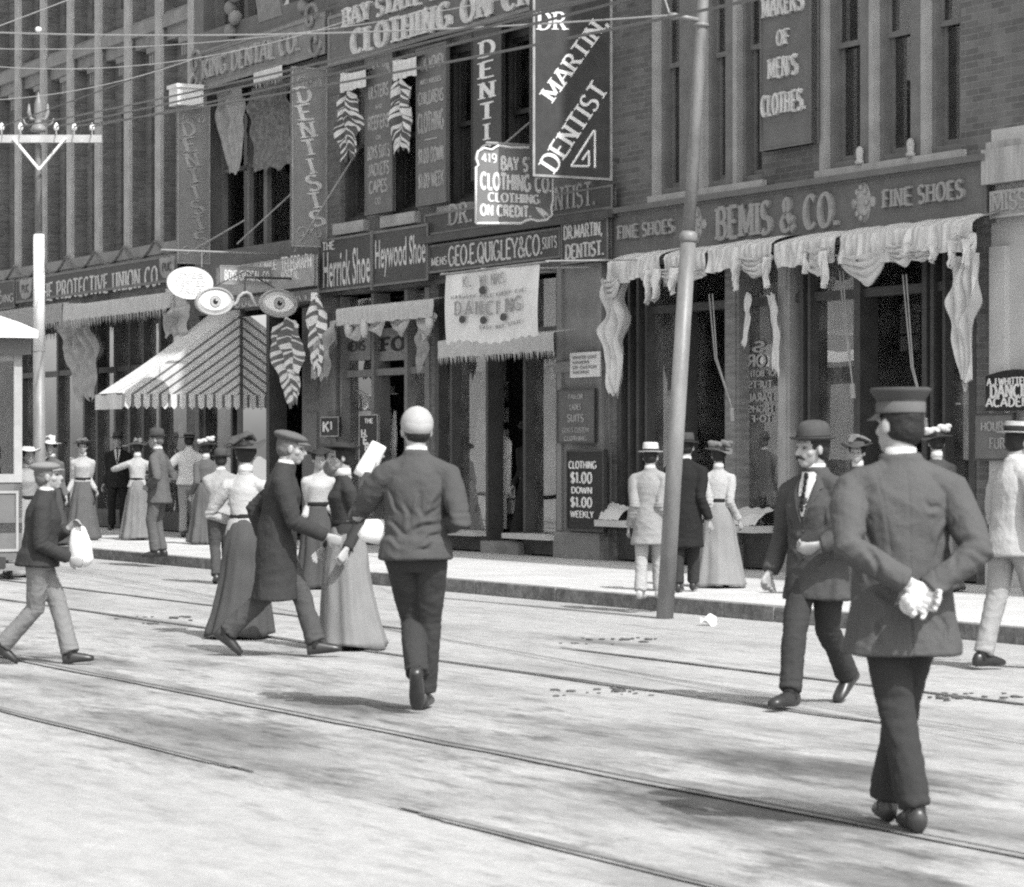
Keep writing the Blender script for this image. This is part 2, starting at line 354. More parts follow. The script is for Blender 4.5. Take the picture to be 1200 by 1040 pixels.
def window(parent, a, b, c, d, w=-.12, fr=m_trim, glass=m_glassW, mid=.5, casing=.09, blind=None, outer=True):
    """sash window filling the opening a..b, c..d; frame in front of the pane"""
    f = MB()
    f.box(a, a + casing, w - .1, w + .06, c, d); f.box(b - casing, b, w - .1, w + .06, c, d)
    f.box(a + casing, b - casing, w - .1, w + .06, d - casing, d); f.box(a + casing, b - casing, w - .1, w + .05, c, c + casing)
    o = part('window', f, fr, parent)
    zm = c + (d - c) * mid; s = MB(); a2, b2 = a + casing, b - casing; c2, d2 = c + casing, d - casing
    s.box(a2, b2, w - .05, w - .005, zm, zm + .06)
    s.box(a2, a2 + .045, w - .05, w - .007, zm + .06, d2); s.box(b2 - .045, b2, w - .05, w - .007, zm + .06, d2); s.box(a2 + .045, b2 - .045, w - .05, w - .007, d2 - .05, d2)
    s.box(a2, a2 + .045, w - .1, w - .055, c2, zm); s.box(b2 - .045, b2, w - .1, w - .055, c2, zm); s.box(a2 + .045, b2 - .045, w - .1, w - .055, c2, c2 + .07)
    part('sash', s, fr, o)
    g = MB(); g.quad(fp(a2, w - .03, zm), fp(b2, w - .03, zm), fp(b2, w - .03, d2), fp(a2, w - .03, d2)); g.quad(fp(a2, w - .08, c2), fp(b2, w - .08, c2), fp(b2, w - .08, zm), fp(a2, w - .08, zm))
    part('pane', g, glass, o)
    if blind:
        q = MB(); zb = d2 - (d2 - c2) * blind
        q.box(a2 + .01, b2 - .01, w - .2, w - .18, zb, d2); part('roller_blind', q, m_drape, o)
    return o
def posts(mb, xs, z0, z1, w0, w1):
    for s_, wd in xs: mb.box(s_ - wd / 2, s_ + wd / 2, w0, w1, z0, z1)
def S(x, w=0.0): return fw(x, 500, w)[0]
def Z(x, y, w=0.0): return fw(x, y, w)[1]
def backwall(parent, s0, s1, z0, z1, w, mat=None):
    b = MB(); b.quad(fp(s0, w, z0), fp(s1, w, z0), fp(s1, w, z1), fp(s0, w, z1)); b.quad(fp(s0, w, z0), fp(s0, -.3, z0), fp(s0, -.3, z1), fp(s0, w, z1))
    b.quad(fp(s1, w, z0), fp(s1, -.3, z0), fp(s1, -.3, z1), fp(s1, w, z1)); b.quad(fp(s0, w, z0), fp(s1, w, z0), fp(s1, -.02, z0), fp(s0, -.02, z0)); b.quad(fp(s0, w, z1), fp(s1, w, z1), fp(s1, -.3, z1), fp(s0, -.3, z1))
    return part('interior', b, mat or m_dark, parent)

# ---- A: dark brick block with narrow pale piers, far left
A0, A1 = -40.0, -13.28
bA = thing('brick_building', 'dark brick block at far left with narrow pale piers, bracketed cornice and tall windows', 'building', (A1, 0, 0))
piers = [-13.41 - 1.51 * i for i in range(0, 18)]
hol = []
for p in piers[:-1]: hol.append((p - 1.51 + .38, p - .26, 5.15, 7.62)); hol.append((p - 1.51 + .38, p - .26, 9.55, 12.4))
mb = MB(); wall(mb, A0, A1, 4.7, TOP, hol, w=-.30, depth=.28); shell(mb, A0, A1, w=-.3)
shop = (-22.45, -13.55, 0.0, 3.9)
wall(mb, A0, A1, 0, 4.42, [(A0 + 8, -22.7, 0, 3.9), shop], w=0, depth=.3)
mb.quad(fp(A0, 0, 4.42), fp(A1, 0, 4.42), fp(A1, -.3, 4.7), fp(A0, -.3, 4.7))
part('wall', mb, m_brickA, bA)
for p in piers:
    q = MB(); q.box(p - .2, p + .07, -.06, .0, 5.05, TOP); part('pier_face', q, m_stone, bA)
    q = MB(); q.box(p - .2, p + .07, -.295, -.06, 5.05, TOP); part('pier', q, m_brickA, bA)
for h in hol[:40:2][:12]: window(bA, *h, w=-.45, fr=m_trimD)
for h in hol[1:40:2][:12]: window(bA, *h, w=-.45, fr=m_trimD)
sc = MB(); sc.box(A0, A1, -.3, .05, 4.86, 5.05); sc.box(A0, A1, -.3, .02, 4.72, 4.86); part('sill_course', sc, m_stoneD, bA)
for p in piers[:-1][:9]:
    a, b = p - 1.51 + .07, p - .2
    q = MB(); q.box(a, b, -.3, -.12, 8.62, 8.84); q.box(a, b, -.3, -.03, 8.84, 9.06); q.box(a, b, -.3, -.08, 9.06, 9.12); part('cornice', q, m_stoneD, bA)
    q = MB(); aa = b - .62
    q.box(aa - .04, b, -.298, -.1, 8.5, 8.6)
    for k in range(5): q.box(aa + k * .125, aa + k * .125 + .07, -.298, -.14, 8.28, 8.5)
    q.box(aa + .1, b - .06, -.299, -.2, 8.16, 8.28); q.box(aa + .18, b - .2, -.299, -.23, 8.02, 8.16)
    part('bracket_table', q, m_stoneD, bA)
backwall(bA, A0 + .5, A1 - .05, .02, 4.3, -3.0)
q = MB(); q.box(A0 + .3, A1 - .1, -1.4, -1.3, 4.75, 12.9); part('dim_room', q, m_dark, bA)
# shop front of A
q = MB(); posts(q, [(S(x), .1) for x in (66, 97, 112, 133, 150, 166, 186)] + [(-22.4, .2), (-13.62, .16)], .1, 3.85, -.2, -.02)
q.box(-22.4, -13.6, -.22, .02, 0.02, .34); q.box(-22.4, -13.6, -.2, -.03, 2.85, 2.95); part('shop_front', q, m_trimD, bA)
q = MB(); q.quad(fp(-22.4, -.14, .34), fp(-13.6, -.14, .34), fp(-13.6, -.14, 3.85), fp(-22.4, -.14, 3.85)); part('shop_window', q, m_glass, bA)
q = MB()
for k in range(26):
    s_ = -22.2 + k * .33 + random.uniform(-.1, .1); h = random.uniform(.3, 1.5); q.box(s_, s_ + random.uniform(.1, .25), -1.0, -.6 - random.random() * .2, .5, .5 + h)
part('window_display', q, M('goods', .14, .9, .6, 3), bA)
sw = MB()
for p in piers[:9]:
    a = Vector((p - .05, -.06, 5.1)); b = Vector((p - 1.56, -.06, 5.1)); n = 10
    sw.tube([a.lerp(b, i / n) - Vector((0, 0, .28 * math.sin(math.pi * i / n))) for i in range(n + 1)], .025, 5)
single('garland', sw, m_drapeD, 'dark rope garland looped along the sill of the dark brick block', 'garland', (A1, -.06, 5.1))

# ---- B: painted front with curtains
B0, B1 = -13.28, -7.95
bB = thing('painted_building', 'grey painted front with curtained upper window between the dark brick block and the clothing store', 'building', (B1, 0, 0))
bh = [(-12.75, -8.25, 4.75, 7.42), (-12.9, -8.3, 8.5, 11.0), (-13.1, -8.2, 0, 3.7)]
mb = MB(); wall(mb, B0, B1, 0, TOP, bh, 0, .5); shell(mb, B0, B1); part('wall', mb, m_signG, bB)
q = MB(); posts(q, [(-12.7, .12), (-11.6, .08), (-10.9, .14), (-9.6, .08), (-8.4, .14)], 4.77, 7.4, -.4, -.26); q.box(-12.7, -8.3, -.42, -.28, 6.1, 6.16); o = part('window', q, m_trim, bB)
g = MB(); g.quad(fp(-12.7, -.34, 4.8), fp(-8.3, -.34, 4.8), fp(-8.3, -.34, 7.4), fp(-12.7, -.34, 7.4)); part('pane', g, glass_mat('dim_glass', .45, .55, 1.5), o)
q = MB(); posts(q, [(-12.85, .16), (-12.2, .07), (-11.55, .14), (-10.9, .07), (-9.8, .07), (-9.2, .14)], 8.52, 11, -.4, -.2); o = part('window', q, m_trim, bB)
g = MB(); g.quad(fp(-12.8, -.34, 8.5), fp(-8.35, -.34, 8.5), fp(-8.35, -.34, 11), fp(-12.8, -.34, 11)); part('pane', g, m_glassW, o)
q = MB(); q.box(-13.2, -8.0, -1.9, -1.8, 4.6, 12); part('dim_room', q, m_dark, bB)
for s_ in (-11.5, -8.6):                                         # turned columns of stacked beads
    q = MB()
    for k in range(14): q.ell(fp(s_ + (.09 if k % 2 else -.09), .05, 8.35 + k * .19), (.12, .12, .13), 12, 8)
    part('beaded_column', q, m_signG2, bB, True)
sl = MB(); sl.board(fp(-10.55, -.05, 8.35), Vector((.9, 0, 0)), Vector((-.55, 0, 1.6)), Vector((0, -1, 0)), .06); o = part('sloping_panel', sl, m_signG2, bB)
backwall(bB, -13.1, -8.2, .02, 3.7, -2.4)
q = MB(); posts(q, [(-13.0, .14), (S(268), .08)], 0.02, 3.65, -.3, -.05); q.box(-13.05, S(268), -.3, -.06, .02, .4)
sA = S(284); q.box(sA - .1, sA + .1, -.25, .05, 0.0, 3.72); q.box(S(318) - .07, S(318) + .05, -.25, .06, 0, 3.6); q.box(sA + .1, S(318) - .07, -.24, -.02, 0, .42); q.box(sA + .1, S(318) - .07, -.2, -.04, .42, .5)
part('shop_front', q, m_trimD, bB)
q = MB(); q.box(sA + .1, S(318) - .07, .03, .04, .5, 3.6); part('shop_window', q, m_mirror, bB)
q = MB(); q.quad(fp(-13.0, -.16, .4), fp(S(268), -.16, .4), fp(S(268), -.16, 3.6), fp(-13.0, -.16, 3.6)); part('shop_window', q, m_glass, bB)
q = MB(); q.box(S(318) + .05, S(352), -.6, -.55, 0.02, 3.5); part('door', q, m_black, bB)
q = MB(); q.box(S(352), -8.22, -.3, -.03, 0, 3.65); q.box(S(352) + .12, -8.36, -.03, .0, .3, 2.0); q.box(S(352) + .12, -8.36, -.03, .0, 2.2, 3.4); part('door_pilaster', q, m_signG, bB)
# ---- C: clothing store building
C0, C1 = -7.95, .53
bC = thing('clothing_store_building', 'brick clothing store building hung with many signs under the wide lettered fascia', 'building', (C1, 0, 0))
def rect(xl, xr, yt, yb, w=0.0):
    """opening from pixels: left and right x, top and bottom y at the left edge"""
    a = fw(xl, yt, w); b = fw(xr, yt, w); return a[0], b[0], fw(xl, yb, w)[1], a[1]
wz0, wz1 = 4.86, 7.12
ch = []
for xl, xr in ((399, 430), (455, 490), (522, 556), (586, 628)): ch.append((S(xl), S(xr), wz0, wz1))
ch += [(-7.75, -4.5, 0, 3.78), (-4.3, -.72, 0, 3.78)]
for xl, xr in ((399, 430), (455, 490), (522, 556), (586, 628)): ch.append((S(xl), S(xr), 9.2, 11.4))
mb = MB(); wall(mb, C0, C1, 0, TOP, ch, 0, .3); shell(mb, C0, C1); part('wall', mb, m_brickC, bC)
for h in ch[:4]: window(bC, *h, w=-.14, fr=m_trimD, casing=.1)
for h in ch[:4]:
    q = MB(); q.box(h[0] - .08, h[1] + .08, -.1, .1, wz0 - .17, wz0); part('sill', q, m_stone, bC)
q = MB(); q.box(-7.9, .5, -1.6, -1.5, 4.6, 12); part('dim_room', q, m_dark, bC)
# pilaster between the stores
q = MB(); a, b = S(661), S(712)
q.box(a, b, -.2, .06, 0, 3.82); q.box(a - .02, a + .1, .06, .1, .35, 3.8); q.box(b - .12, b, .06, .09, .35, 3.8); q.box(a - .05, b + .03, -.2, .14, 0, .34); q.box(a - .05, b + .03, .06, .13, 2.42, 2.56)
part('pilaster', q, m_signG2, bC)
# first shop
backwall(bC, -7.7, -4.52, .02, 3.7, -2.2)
q = MB(); posts(q, [(-7.68, .14), (S(401), .07), (S(438), .09), (S(477), .1), (-4.56, .14)], 0.02, 3.75, -.25, .02)
q.box(-7.7, S(438), -.22, .05, .02, .42); q.box(S(477), -4.55, -.22, .05, .02, .42); q.box(-7.7, -4.55, -.2, -.02, 2.52, 2.62); q.box(-7.7, S(401), -.2, -.01, .42, 1.85)
part('shop_front', q, m_trim, bC)
q = MB()
for a, b in ((-7.62, S(401) - .03), (S(401) + .03, S(438) - .04), (S(477) + .05, -4.6)): q.quad(fp(a, -.12, .42), fp(b, -.12, .42), fp(b, -.12, 3.7), fp(a, -.12, 3.7))
part('shop_window', q, m_glass, bC)
q = MB(); q.box(S(438) + .05, S(477) - .05, -.9, -.84, .05, 2.5); o = part('door', q, m_trimD, bC); h = MB(); h.ell(fp(S(470) - .1, -.8, 1.05), (.04, .04, .05)); part('handle', h, m_steel, o, True)
# second shop: windows either side of a dark doorway
backwall(bC, -4.28, -.74, .02, 3.7, -2.6)
d0, d1 = S(572), S(616)
q = MB(); posts(q, [(-4.25, .12), (S(530), .06), (d0, .07), (d1, .07), (-.77, .1)], 0.02, 3.72, -.22, .02); q.box(-4.25, d0, -.22, .03, .02, .22); q.box(d1, -.75, -.22, .03, .02, .22); q.box(-4.25, -.75, -.2, -.02, 2.95, 3.05)
part('shop_front', q, m_trimD, bC)
for a, b in ((S(521), d0 - .02), (S(606), -.66)):
    q = MB(); q.box(a, b, -.1, .24, .22, .29); part('sill', q, m_lime, bC)
q = MB()
for a, b in ((-4.2, S(530) - .03), (S(530) + .03, d0 - .03), (d1 + .03, -.8)): q.quad(fp(a, -.12, .26), fp(b, -.12, .26), fp(b, -.12, 3.7), fp(a, -.12, 3.7))
part('shop_window', q, m_glass, bC)
q = MB(); q.box(d0, d1, -1.6, .12, .0, .16); part('door_step', q, m_stoneD, bC)
q = MB(); q.box(d0 - .2, d1 + .6, -1.75, -1.7, .05, 3.6); o = part('door', q, m_black, bC)
# ---- D: pale brick building with the shoe store
D0, D1 = .53, 8.25
bD = thing('shoe_store_building', 'pale brick building with triple sash windows above the shoe store', 'building', (D1, 0, 0))
zS, zT = 4.56, 8.0
dh = []
xs = [(769, 797), (824, 851), (864, 893), (966, 1009), (1024, 1068), (1085, 1126)]
for xl, xr in xs: dh.append((S(xl), S(xr), zS, zT))
dh.append((.7, 8.0, 0, 3.72))
for xl, xr in xs: dh.append((S(xl), S(xr), 9.4, 12.2))
mb = MB(); wall(mb, D0, D1, 0, TOP, dh, 0, .3); shell(mb, D0, D1); part('wall', mb, m_brickD, bD)
for i, h in enumerate(dh[:6]): window(bD, *h, w=-.12, fr=m_trim, mid=.46 if i < 3 else .4, casing=.09, blind=[0, .2, .5, .35, 0, .3][i] or None)
for a, b in ((0, 2), (3, 5)):
    q = MB(); q.box(dh[a][0] - .1, dh[b][1] + .1, -.1, .07, zS - .1, zS); part('sill', q, m_stone, bD)
for i in (0, 1, 2, 3, 4, 5):                                     # pale casings standing at the left of each opening
    q = MB(); q.box(dh[i][0] - .055, dh[i][0] + .03, -.1, .03, zS, zT); part('casing', q, m_trimL, bD)
for i in (0, 1, 3, 4):
    q = MB(); q.box(dh[i][1] + .0, dh[i + 1][0] - .057, -.08, .012, zS, zT); part('mullion', q, m_trim, bD)
for i in (3, 4):
    s_ = (dh[i][1] + dh[i + 1][0]) / 2 - .05; q = MB(); q.lathe(fp(s_, .07, zS), [(.05, 0), (.055, .03), (.035, .05), (.045, .14), (.035, .18), (.01, .2)], 12); part('urn', q, m_stone, bD, True)
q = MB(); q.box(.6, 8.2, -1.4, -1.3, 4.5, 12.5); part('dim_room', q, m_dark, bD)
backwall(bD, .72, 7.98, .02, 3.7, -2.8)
r1a, r1b, r2a, r2b = S(795), S(851), S(1004), S(1083)            # two recessed entrances
q = MB(); posts(q, [(.76, .1), (S(737), .05), (S(747), .06), (S(757), .05), (r1a, .09), (S(939), .07), (S(948), .05), (r2a, .12), (r2b, .08), (S(1092), .06), (S(1106), .05), (7.93, .12)], .5, 3.72, -.25, .0)
q.box(.72, r1a, -.24, -.02, .02, .5); q.box(r1b, r2a, -.24, -.02, .02, .5); q.box(r2b, 7.97, -.24, -.02, .02, .5); q.box(.72, 7.97, -.22, -.05, 3.1, 3.2)
part('shop_front', q, m_trimD, bD)
for s_, wd, mt in ((S(860), .30, m_wood), (S(921), .24, m_trimL), (S(714), .12, m_trim)):
    q = MB(); q.box(s_ - wd / 2, s_ + wd / 2, -.26, .03, .0, 3.72); q.box(s_ - wd / 2 + .05, s_ + wd / 2 - .05, .03, .05, .4, 3.6); q.box(s_ - wd / 2 - .03, s_ + wd / 2 + .03, -.2, .07, 0, .3); part('column', q, mt, bD)
q = MB()
for a, b in ((.8, S(737)), (S(757), r1a - .04), (S(868), S(913)), (S(948), r2a - .06), (S(1106), 7.9)): q.quad(fp(a, -.12, .5), fp(b, -.12, .5), fp(b, -.12, 3.7), fp(a, -.12, 3.7))
for a in (r1a, r1b, r2a, r2b): q.quad(fp(a, -.14, .5), fp(a, -1.5, .5), fp(a, -1.5, 3.7), fp(a, -.14, 3.7))
part('shop_window', q, m_glass, bD)
for a, b in ((r1a, r1b), (r2a, r2b)):
    q = MB(); q.box(a + .1, b - .1, -1.62, -1.56, .05, 3.6); part('door', q, m_black, bD)
for a, b in ((S(720), S(771)), (S(806), S(908))):
    q = MB(); q.box(a, b, -.1, .3, .44, .52); part('window_ledge', q, m_lime, bD)
# ---- E: pale stone front at the right edge, running on past the frame
E0, E1 = 8.25, 30.0
bE = thing('stone_building', 'pale limestone front with a broad pier at the right edge', 'building', (E0, 0, 0))
eh = [(9.75, 14, 0, 3.6), (10.0, 12.0, 4.9, 8)]
mb = MB(); wall(mb, E0, E1, 0, 4.72, [eh[0]], 0, .4); part('pier', mb, m_lime, bE)
mb = MB(); wall(mb, E0, E1, 4.72, TOP, [eh[1]], -.004, .3); shell(mb, E0, E1, w=-.02); part('wall', mb, m_brickD, bE)
q = MB(); q.box(E0 + .03, E1, 0, .16, 4.14, 4.5); q.box(E0 + .03, E1, 0, .1, 4.5, 4.58); part('stone_band', q, M('streaked_stone', .38, .9, .35, 3, .2, 60, stretch=(4, 4, .5)), bE)
q = MB(); q.box(E0 + .05, E0 + .3, 0, .07, 0, 3.5); q.box(E0 + .02, E1, 0, .1, 0, .4); part('moulding', q, m_lime, bE)
backwall(bE, 9.7, 14.1, .02, 3.6, -2)
window(bE, *eh[1], w=-.14, fr=m_trim)
# ---- the far side of the street: seen only as a reflection in the plate glass
O_ = thing('opposite_building', 'pale stone block across the street mirrored in the upper sash windows', 'building', (-30, 27, 0))
mb = MB()
oh = []
for i in range(16):
    for z in (5.2, 9.4): oh.append((-55 + i * 4.1, -53.9 + i * 4.1, z, z + 2.0))
ss = MB()
for h in oh: ss.box(h[0], h[1], 26.99, 27.05, h[2], h[3])
mb.box(-57, 12, 27.02, 36, 0, 15); mb.box(-57, 12, 26.6, 27.02, 14.6, 15.4); mb.box(-57, 12, 26.8, 27.02, 4.2, 4.7); mb.box(-57, 12, 26.8, 27.02, 8.4, 8.7)
part('wall', mb, M('pale_painted_stone', .72, .9, .12, .8, .1), O_); part('window', ss, m_black, O_)
# ================================================================ signs
NF = Vector((0, -1, 0)); NS = Vector((1, 0, 0)); UP = Vector((0, 0, 1))
class Par:
    """a board lying along the facade; pixel corners give its place. u, v in 0..1"""
    def __init__(s, xl, xr, yt, yb, w=.06, th=.05):
        s.s0, s.z1 = fw(xl, yt, w + th); s.z0 = fw(xl, yb, w + th)[1]; s.s1 = fw(xr, yt, w + th)[0]; s.w = w; s.th = th
        s.O = fp(s.s0, w, s.z0); s.U = Vector((s.s1 - s.s0, 0, 0)); s.V = Vector((0, 0, s.z1 - s.z0)); s.N = NF
    def base(s): return (s.O.x, s.O.y, s.O.z)
    def p(s, u, v): return s.O + s.U * u + s.V * v + s.N * (s.th + .001)
    def uv(s, x, y):
        a = fw(x, y, s.w + s.th); return (a[0] - s.s0) / s.U.x, (a[1] - s.z0) / s.V.z
class Perp(Par):
    """a board standing out from the facade across the pavement, facing down the street"""
    def __init__(s, xl, xr, yt, yb, w_in=.12, th=.06, s_at=None):
        s.s = fw(xr, (yt + yb) / 2, w_in)[0] if s_at is None else s_at
        a = fs(xl, yt, s.s); b = fs(xr, yb, s.s); c = fs(xl, yb, s.s)
        s.wo, s.wi, s.z1, s.z0 = a[0], b[0], a[1], c[1]; s.th = th
        s.O = fp(s.s - th, s.wo, s.z0); s.U = Vector((0, s.wo - s.wi, 0)); s.V = Vector((0, 0, s.z1 - s.z0)); s.N = NS
    def uv(s, x, y):
        a = fs(x, y, s.s); return (s.wo - a[0]) / (s.wo - s.wi), (a[1] - s.z0) / s.V.z
def sign(name, label, P, mat, rim=None, rimmat=None, group=None, cat='sign', nm='board'):
    o = thing(name, label, cat, P.base(), group)
    b = MB(); b.board(P.O, P.U, P.V, P.N, P.th); part(nm, b, mat, o)
    if rim:
        b = MB(); b.border(P.O + P.N * (P.th * .2), P.U, P.V, P.N, rim, P.th); part('frame', b, rimmat or mat, o)
    return o
def lt(o, P, items, mat, smooth=False, **kw):
    """items: (string, x-left, x-right, y-top-at-left, y-bottom-at-left) in photograph pixels on that board"""
    for it in items:
        b = MB()
        u0, v1 = P.uv(it[1], it[3]); v0 = P.uv(it[1], it[4])[1]; u1 = P.uv(it[2], it[3])[0]
        k = dict(kw); k.update(it[5] if len(it) > 5 else {})
        O = P.p(u0, v0); U = P.U * (u1 - u0); V = P.V * (v1 - v0); sh = k.pop('shear', 0)
        V = V + P.U.normalized() * (V.length * sh)
        if k.pop('low', 0): btext(b, it[0], O, U, V, P.N, bold=k.get('bold', .02), shear=k.get('sh', 0))
        else: text(b, it[0], O, U, V, P.N, **k)
        r = part('lettering', b, mat, o)
    return r
SER = dict(thick=.2, thin=.07, serif=.11); SANS = dict(thick=.2, thin=.17, serif=0, gap=.1); COND = dict(thick=.16, thin=.1, serif=.05, gap=.1)
def fr(P, u, v, du, dv, txt, b, **k): text(b, txt, P.p(u, v), P.U * du, P.V * dv, P.N, **k)

# --- protective union fascia and its neighbour
P = Par(19, 208, 328, 356, .05); o = sign('fascia_sign', 'long dark fascia lettered THE PROTECTIVE UNION CO. with a shield at each end', P, m_signD, .05, m_trim)
lt(o, P, [('THE PROTECTIVE UNION CO.', 45, 188, 334, 354)], m_let, thick=.22, thin=.09, serif=.09, gap=.16)
for xl, xr, yt, yb in ((24, 38, 328, 352), (188, 206, 302, 328)):
    u0, v1 = P.uv(xl, yt); u1 = P.uv(xr, yt)[0]; v0 = P.uv(xl, yb)[1]; q = MB()
    sh = [(0, .95), (.2, 1), (.35, .92), (.5, 1), (.65, .92), (.8, 1), (1, .95), (.97, .4), (.8, .08), (.5, 0), (.2, .08), (.03, .4)]
    q.prism([P.p(u0 + (u1 - u0) * a, v0 + (v1 - v0) * b) for a, b in sh], P.N, .02); s = part('shield', q, m_letG, o)
    q = MB(); text(q, 'PUC', P.p(u0 + (u1 - u0) * .2, v0 + (v1 - v0) * .35) + P.N * .02, P.U * (u1 - u0) * .6, P.V * (v1 - v0) * .35, P.N, **SANS); part('monogram', q, m_signD, s)
P = Par(-60, 17, 340, 372, .05); o = sign('fascia_sign', 'cut off dark fascia at the left frame edge ending in a letter S', P, m_signD, .04, m_trim)
lt(o, P, [('S', -6, 1, 336, 346), ('BUILDING', -16, 16, 349, 358)], m_letG, **SANS)
# --- King Dental
P = Par(232, 381, 62, 107, .1, .1); o = sign('dental_sign', 'wide grey signboard lettered KING DENTAL CO. over the curtained window', P, m_signG2, .07, m_signG2)
lt(o, P, [('KING DENTAL CO.', 240, 352, 72, 93, dict(shear=.0))], m_letG, thick=.24, thin=.12, serif=.06, depth=.05)
for cx, cy, s_ in ((231, 75, 1), (231, 98, -1), (366, 22, 1), (370, 50, -1)):
    q = MB(); u, v = P.uv(cx, cy); c = P.p(u, v); q.tube([c + Vector((math.cos(a) * r, -.03, math.sin(a) * r * s_)) for a, r in [(i * .45, .26 - i * .014) for i in range(16)]], .035, 6); part('scroll', q, m_signG2, o, True)
for xl, xr, yt, yb, cut in ((208, 246, 122, 309, True), (342, 383, 78, 289, False)):
    P = Perp(xl, xr, yt, yb, .1, .06); o = sign('dentist_sign', 'upright grey DENTISTS signboard, ' + ('dim lettering, left of the curtained window' if cut else 'bright lettering, spiral scrolls, right of the curtained window'), P, m_signG2, .02, m_letG)
    for i, c in enumerate('DENTISTS'):
        b = MB(); v = .80 - i * .098; u = .2 + i * .055
        k = .38 if c != 'I' else .11; text(b, c, P.p(u + (.38 - k) / 2, v), P.U * k + P.V * .015 * k / .38, P.V * .082 - P.U * .12, P.N, thick=.22, thin=.1, serif=.12, depth=.012); part('letter', b, m_let if not cut else m_letG, o)
    for vv in (.91, .075):
        for uu, sg in ((.28, 1), (.72, -1)):
            q = MB(); c = P.p(uu, vv); q.tube([c + P.U * (math.cos(a) * r * sg) + P.V * (math.sin(a) * r * .22) for a, r in [(i * .5, .19 - i * .011) for i in range(15)]], .014, 5); part('scroll', q, m_letG, o, True)
# --- Bay State Clothing fascia
P = Par(385, 640, 20, 79, .12, .08); o = sign('fascia_sign', 'huge grey fascia lettered BAY STATE and CLOTHING ON CREDIT', P, m_signG, .05, m_signG2)
lt(o, P, [('BAY STATE CLOTHING CO.', 405, 640, 12, 32, dict(shear=.0)), ('CLOTHING ON CREDIT', 415, 690, 37, 64)], m_let, thick=.3, thin=.1, serif=.1, gap=.2, depth=.05)
P_ = P
def column_sign(label, xl, xr, yt, yb, mat, lines, lm, arch=False, **kw):
    P = Par(xl, xr, yt, yb, .12, .05); o = sign('window_sign', label, P, mat, .03, mat, 'signboards standing between the clothing store windows')
    b = MB()
    for t, v, h, u, du in lines: b = MB(); fr(P, u, v, du, h, t, b, **kw); part('lettering', b, lm, o)
    b = MB()
    if arch:
        for i in range(7):
            a = math.pi * (1 - i / 6); c = P.p(.5 + .38 * math.cos(a), .875 + .055 * math.sin(a))
            b = MB(); text(b, 'TAILORS'[i], c - P.U * .05, P.U * .11, P.V * .035, P.N, **SANS); part('letter', b, lm, o)
    return o
column_sign('tall grey signboard listing ULSTERS and REEFERS under an arched word', 428, 460, 70, 253, m_signG, [('ULSTERS', .74, .075, .14, .72), ('AND', .665, .025, .38, .24), ('REEFERS', .54, .08, .12, .76), ('OR', .47, .025, .42, .18), ('BOYS SUITS', .355, .075, .1, .8), ('JACKETS', .245, .075, .12, .76), ('CAPES', .135, .075, .16, .66), ('CO.', .06, .04, .38, .24)], m_letG, True, thick=.24, thin=.2, serif=0, gap=.12)
column_sign('tall grey signboard reading MEN, WOMEN and CHILDREN\'S CLOTHING with weekly prices', 488, 523, 58, 243, m_signG, [('MEN, WOMEN', .86, .07, .06, .86), ('AND MISSES', .765, .03, .14, .7), ('CHILDRENS', .64, .075, .08, .84), ('CLOTHING', .465, .115, .06, .86), ('-', .39, .05, .2, .6), ('$1.00 DOWN', .27, .085, .08, .84), ('$1.00 WEEK', .115, .085, .08, .84)], m_letG, thick=.24, thin=.2, serif=0, gap=.12)
P = Par(553, 588, 36, 212, .12, .05); o = sign('window_sign', 'tall dark signboard with white stacked letters DENTIST', P, m_signD, .015, m_trimD, 'signboards standing between the clothing store windows')
for i, c in enumerate('DENTIST'): b = MB(); fr(P, .28 if c != 'I' else .44, .80 - .137 * i, .48 if c != 'I' else .14, .105, c, b, thick=.22, thin=.08, serif=.1); part('letter', b, m_letW, o)
# --- Dr Martin's big projecting sign
P = Perp(624, 717, -75, 207, .12, .08); PM = P
o = sign('projecting_sign', 'big black projecting sign with slanted DR. MARTIN, DENTIST and a triangle emblem', P, m_signD, .03, m_letG)
b = MB()
def seg(P, b, t, x0, y0, x1, y1, h, **k):
    """slanted word: baseline from pixel (x0,y0) to (x1,y1), cap height h pixels, standing perpendicular"""
    a = Vector(P.uv(x0, y0)); c = Vector(P.uv(x1, y1)); dx, dy = x1 - x0, y1 - y0; q = math.hypot(dx, dy)
    d = Vector(P.uv(x0 + dy / q * h, y0 - dx / q * h))
    text(b, t, P.p(*a), P.U * (c.x - a.x) + P.V * (c.y - a.y), P.U * (d.x - a.x) + P.V * (d.y - a.y), P.N, **k)
seg(P, b, 'MARTIN,', 648, 120, 713, 28, 19, **SER); part('lettering', b, m_letW, o); b = MB(); seg(P, b, 'DENTIST', 650, 203, 713, 106, 22, **SER); part('lettering', b, m_letW, o); b = MB()
seg(P, b, 'DR', 630, 35, 663, 35, 20, **SER); seg(P, b, '.', 642, 50, 645, 50, 4, thick=.3, thin=.3, serif=0); part('lettering', b, m_letW, o); b = MB()
tri = [(696, 153), (669, 195), (690, 195), (690, 177), (682, 188)]
for (xa, ya), (xb, yb) in zip(tri, tri[1:]): q0 = P.p(*P.uv(xa, ya)); q1 = P.p(*P.uv(xb, yb)); b.tube([q0, q1], .016, 6)
q0 = P.p(*P.uv(697, 153)); q1 = P.p(*P.uv(697, 197)); b.tube([q0, q1], .016, 6)
part('emblem', b, m_letW, o)
b = MB()                                                          # the same words on its other face
O2 = P.O; U2 = -P.U
text(b, 'MARTIN,', P.O + P.U * .82 + P.V * .3, -P.U * .66 + P.V * .32, P.V * .045 + P.U * .17, -NS, **SER); part('lettering', b, m_letW, o); b = MB()
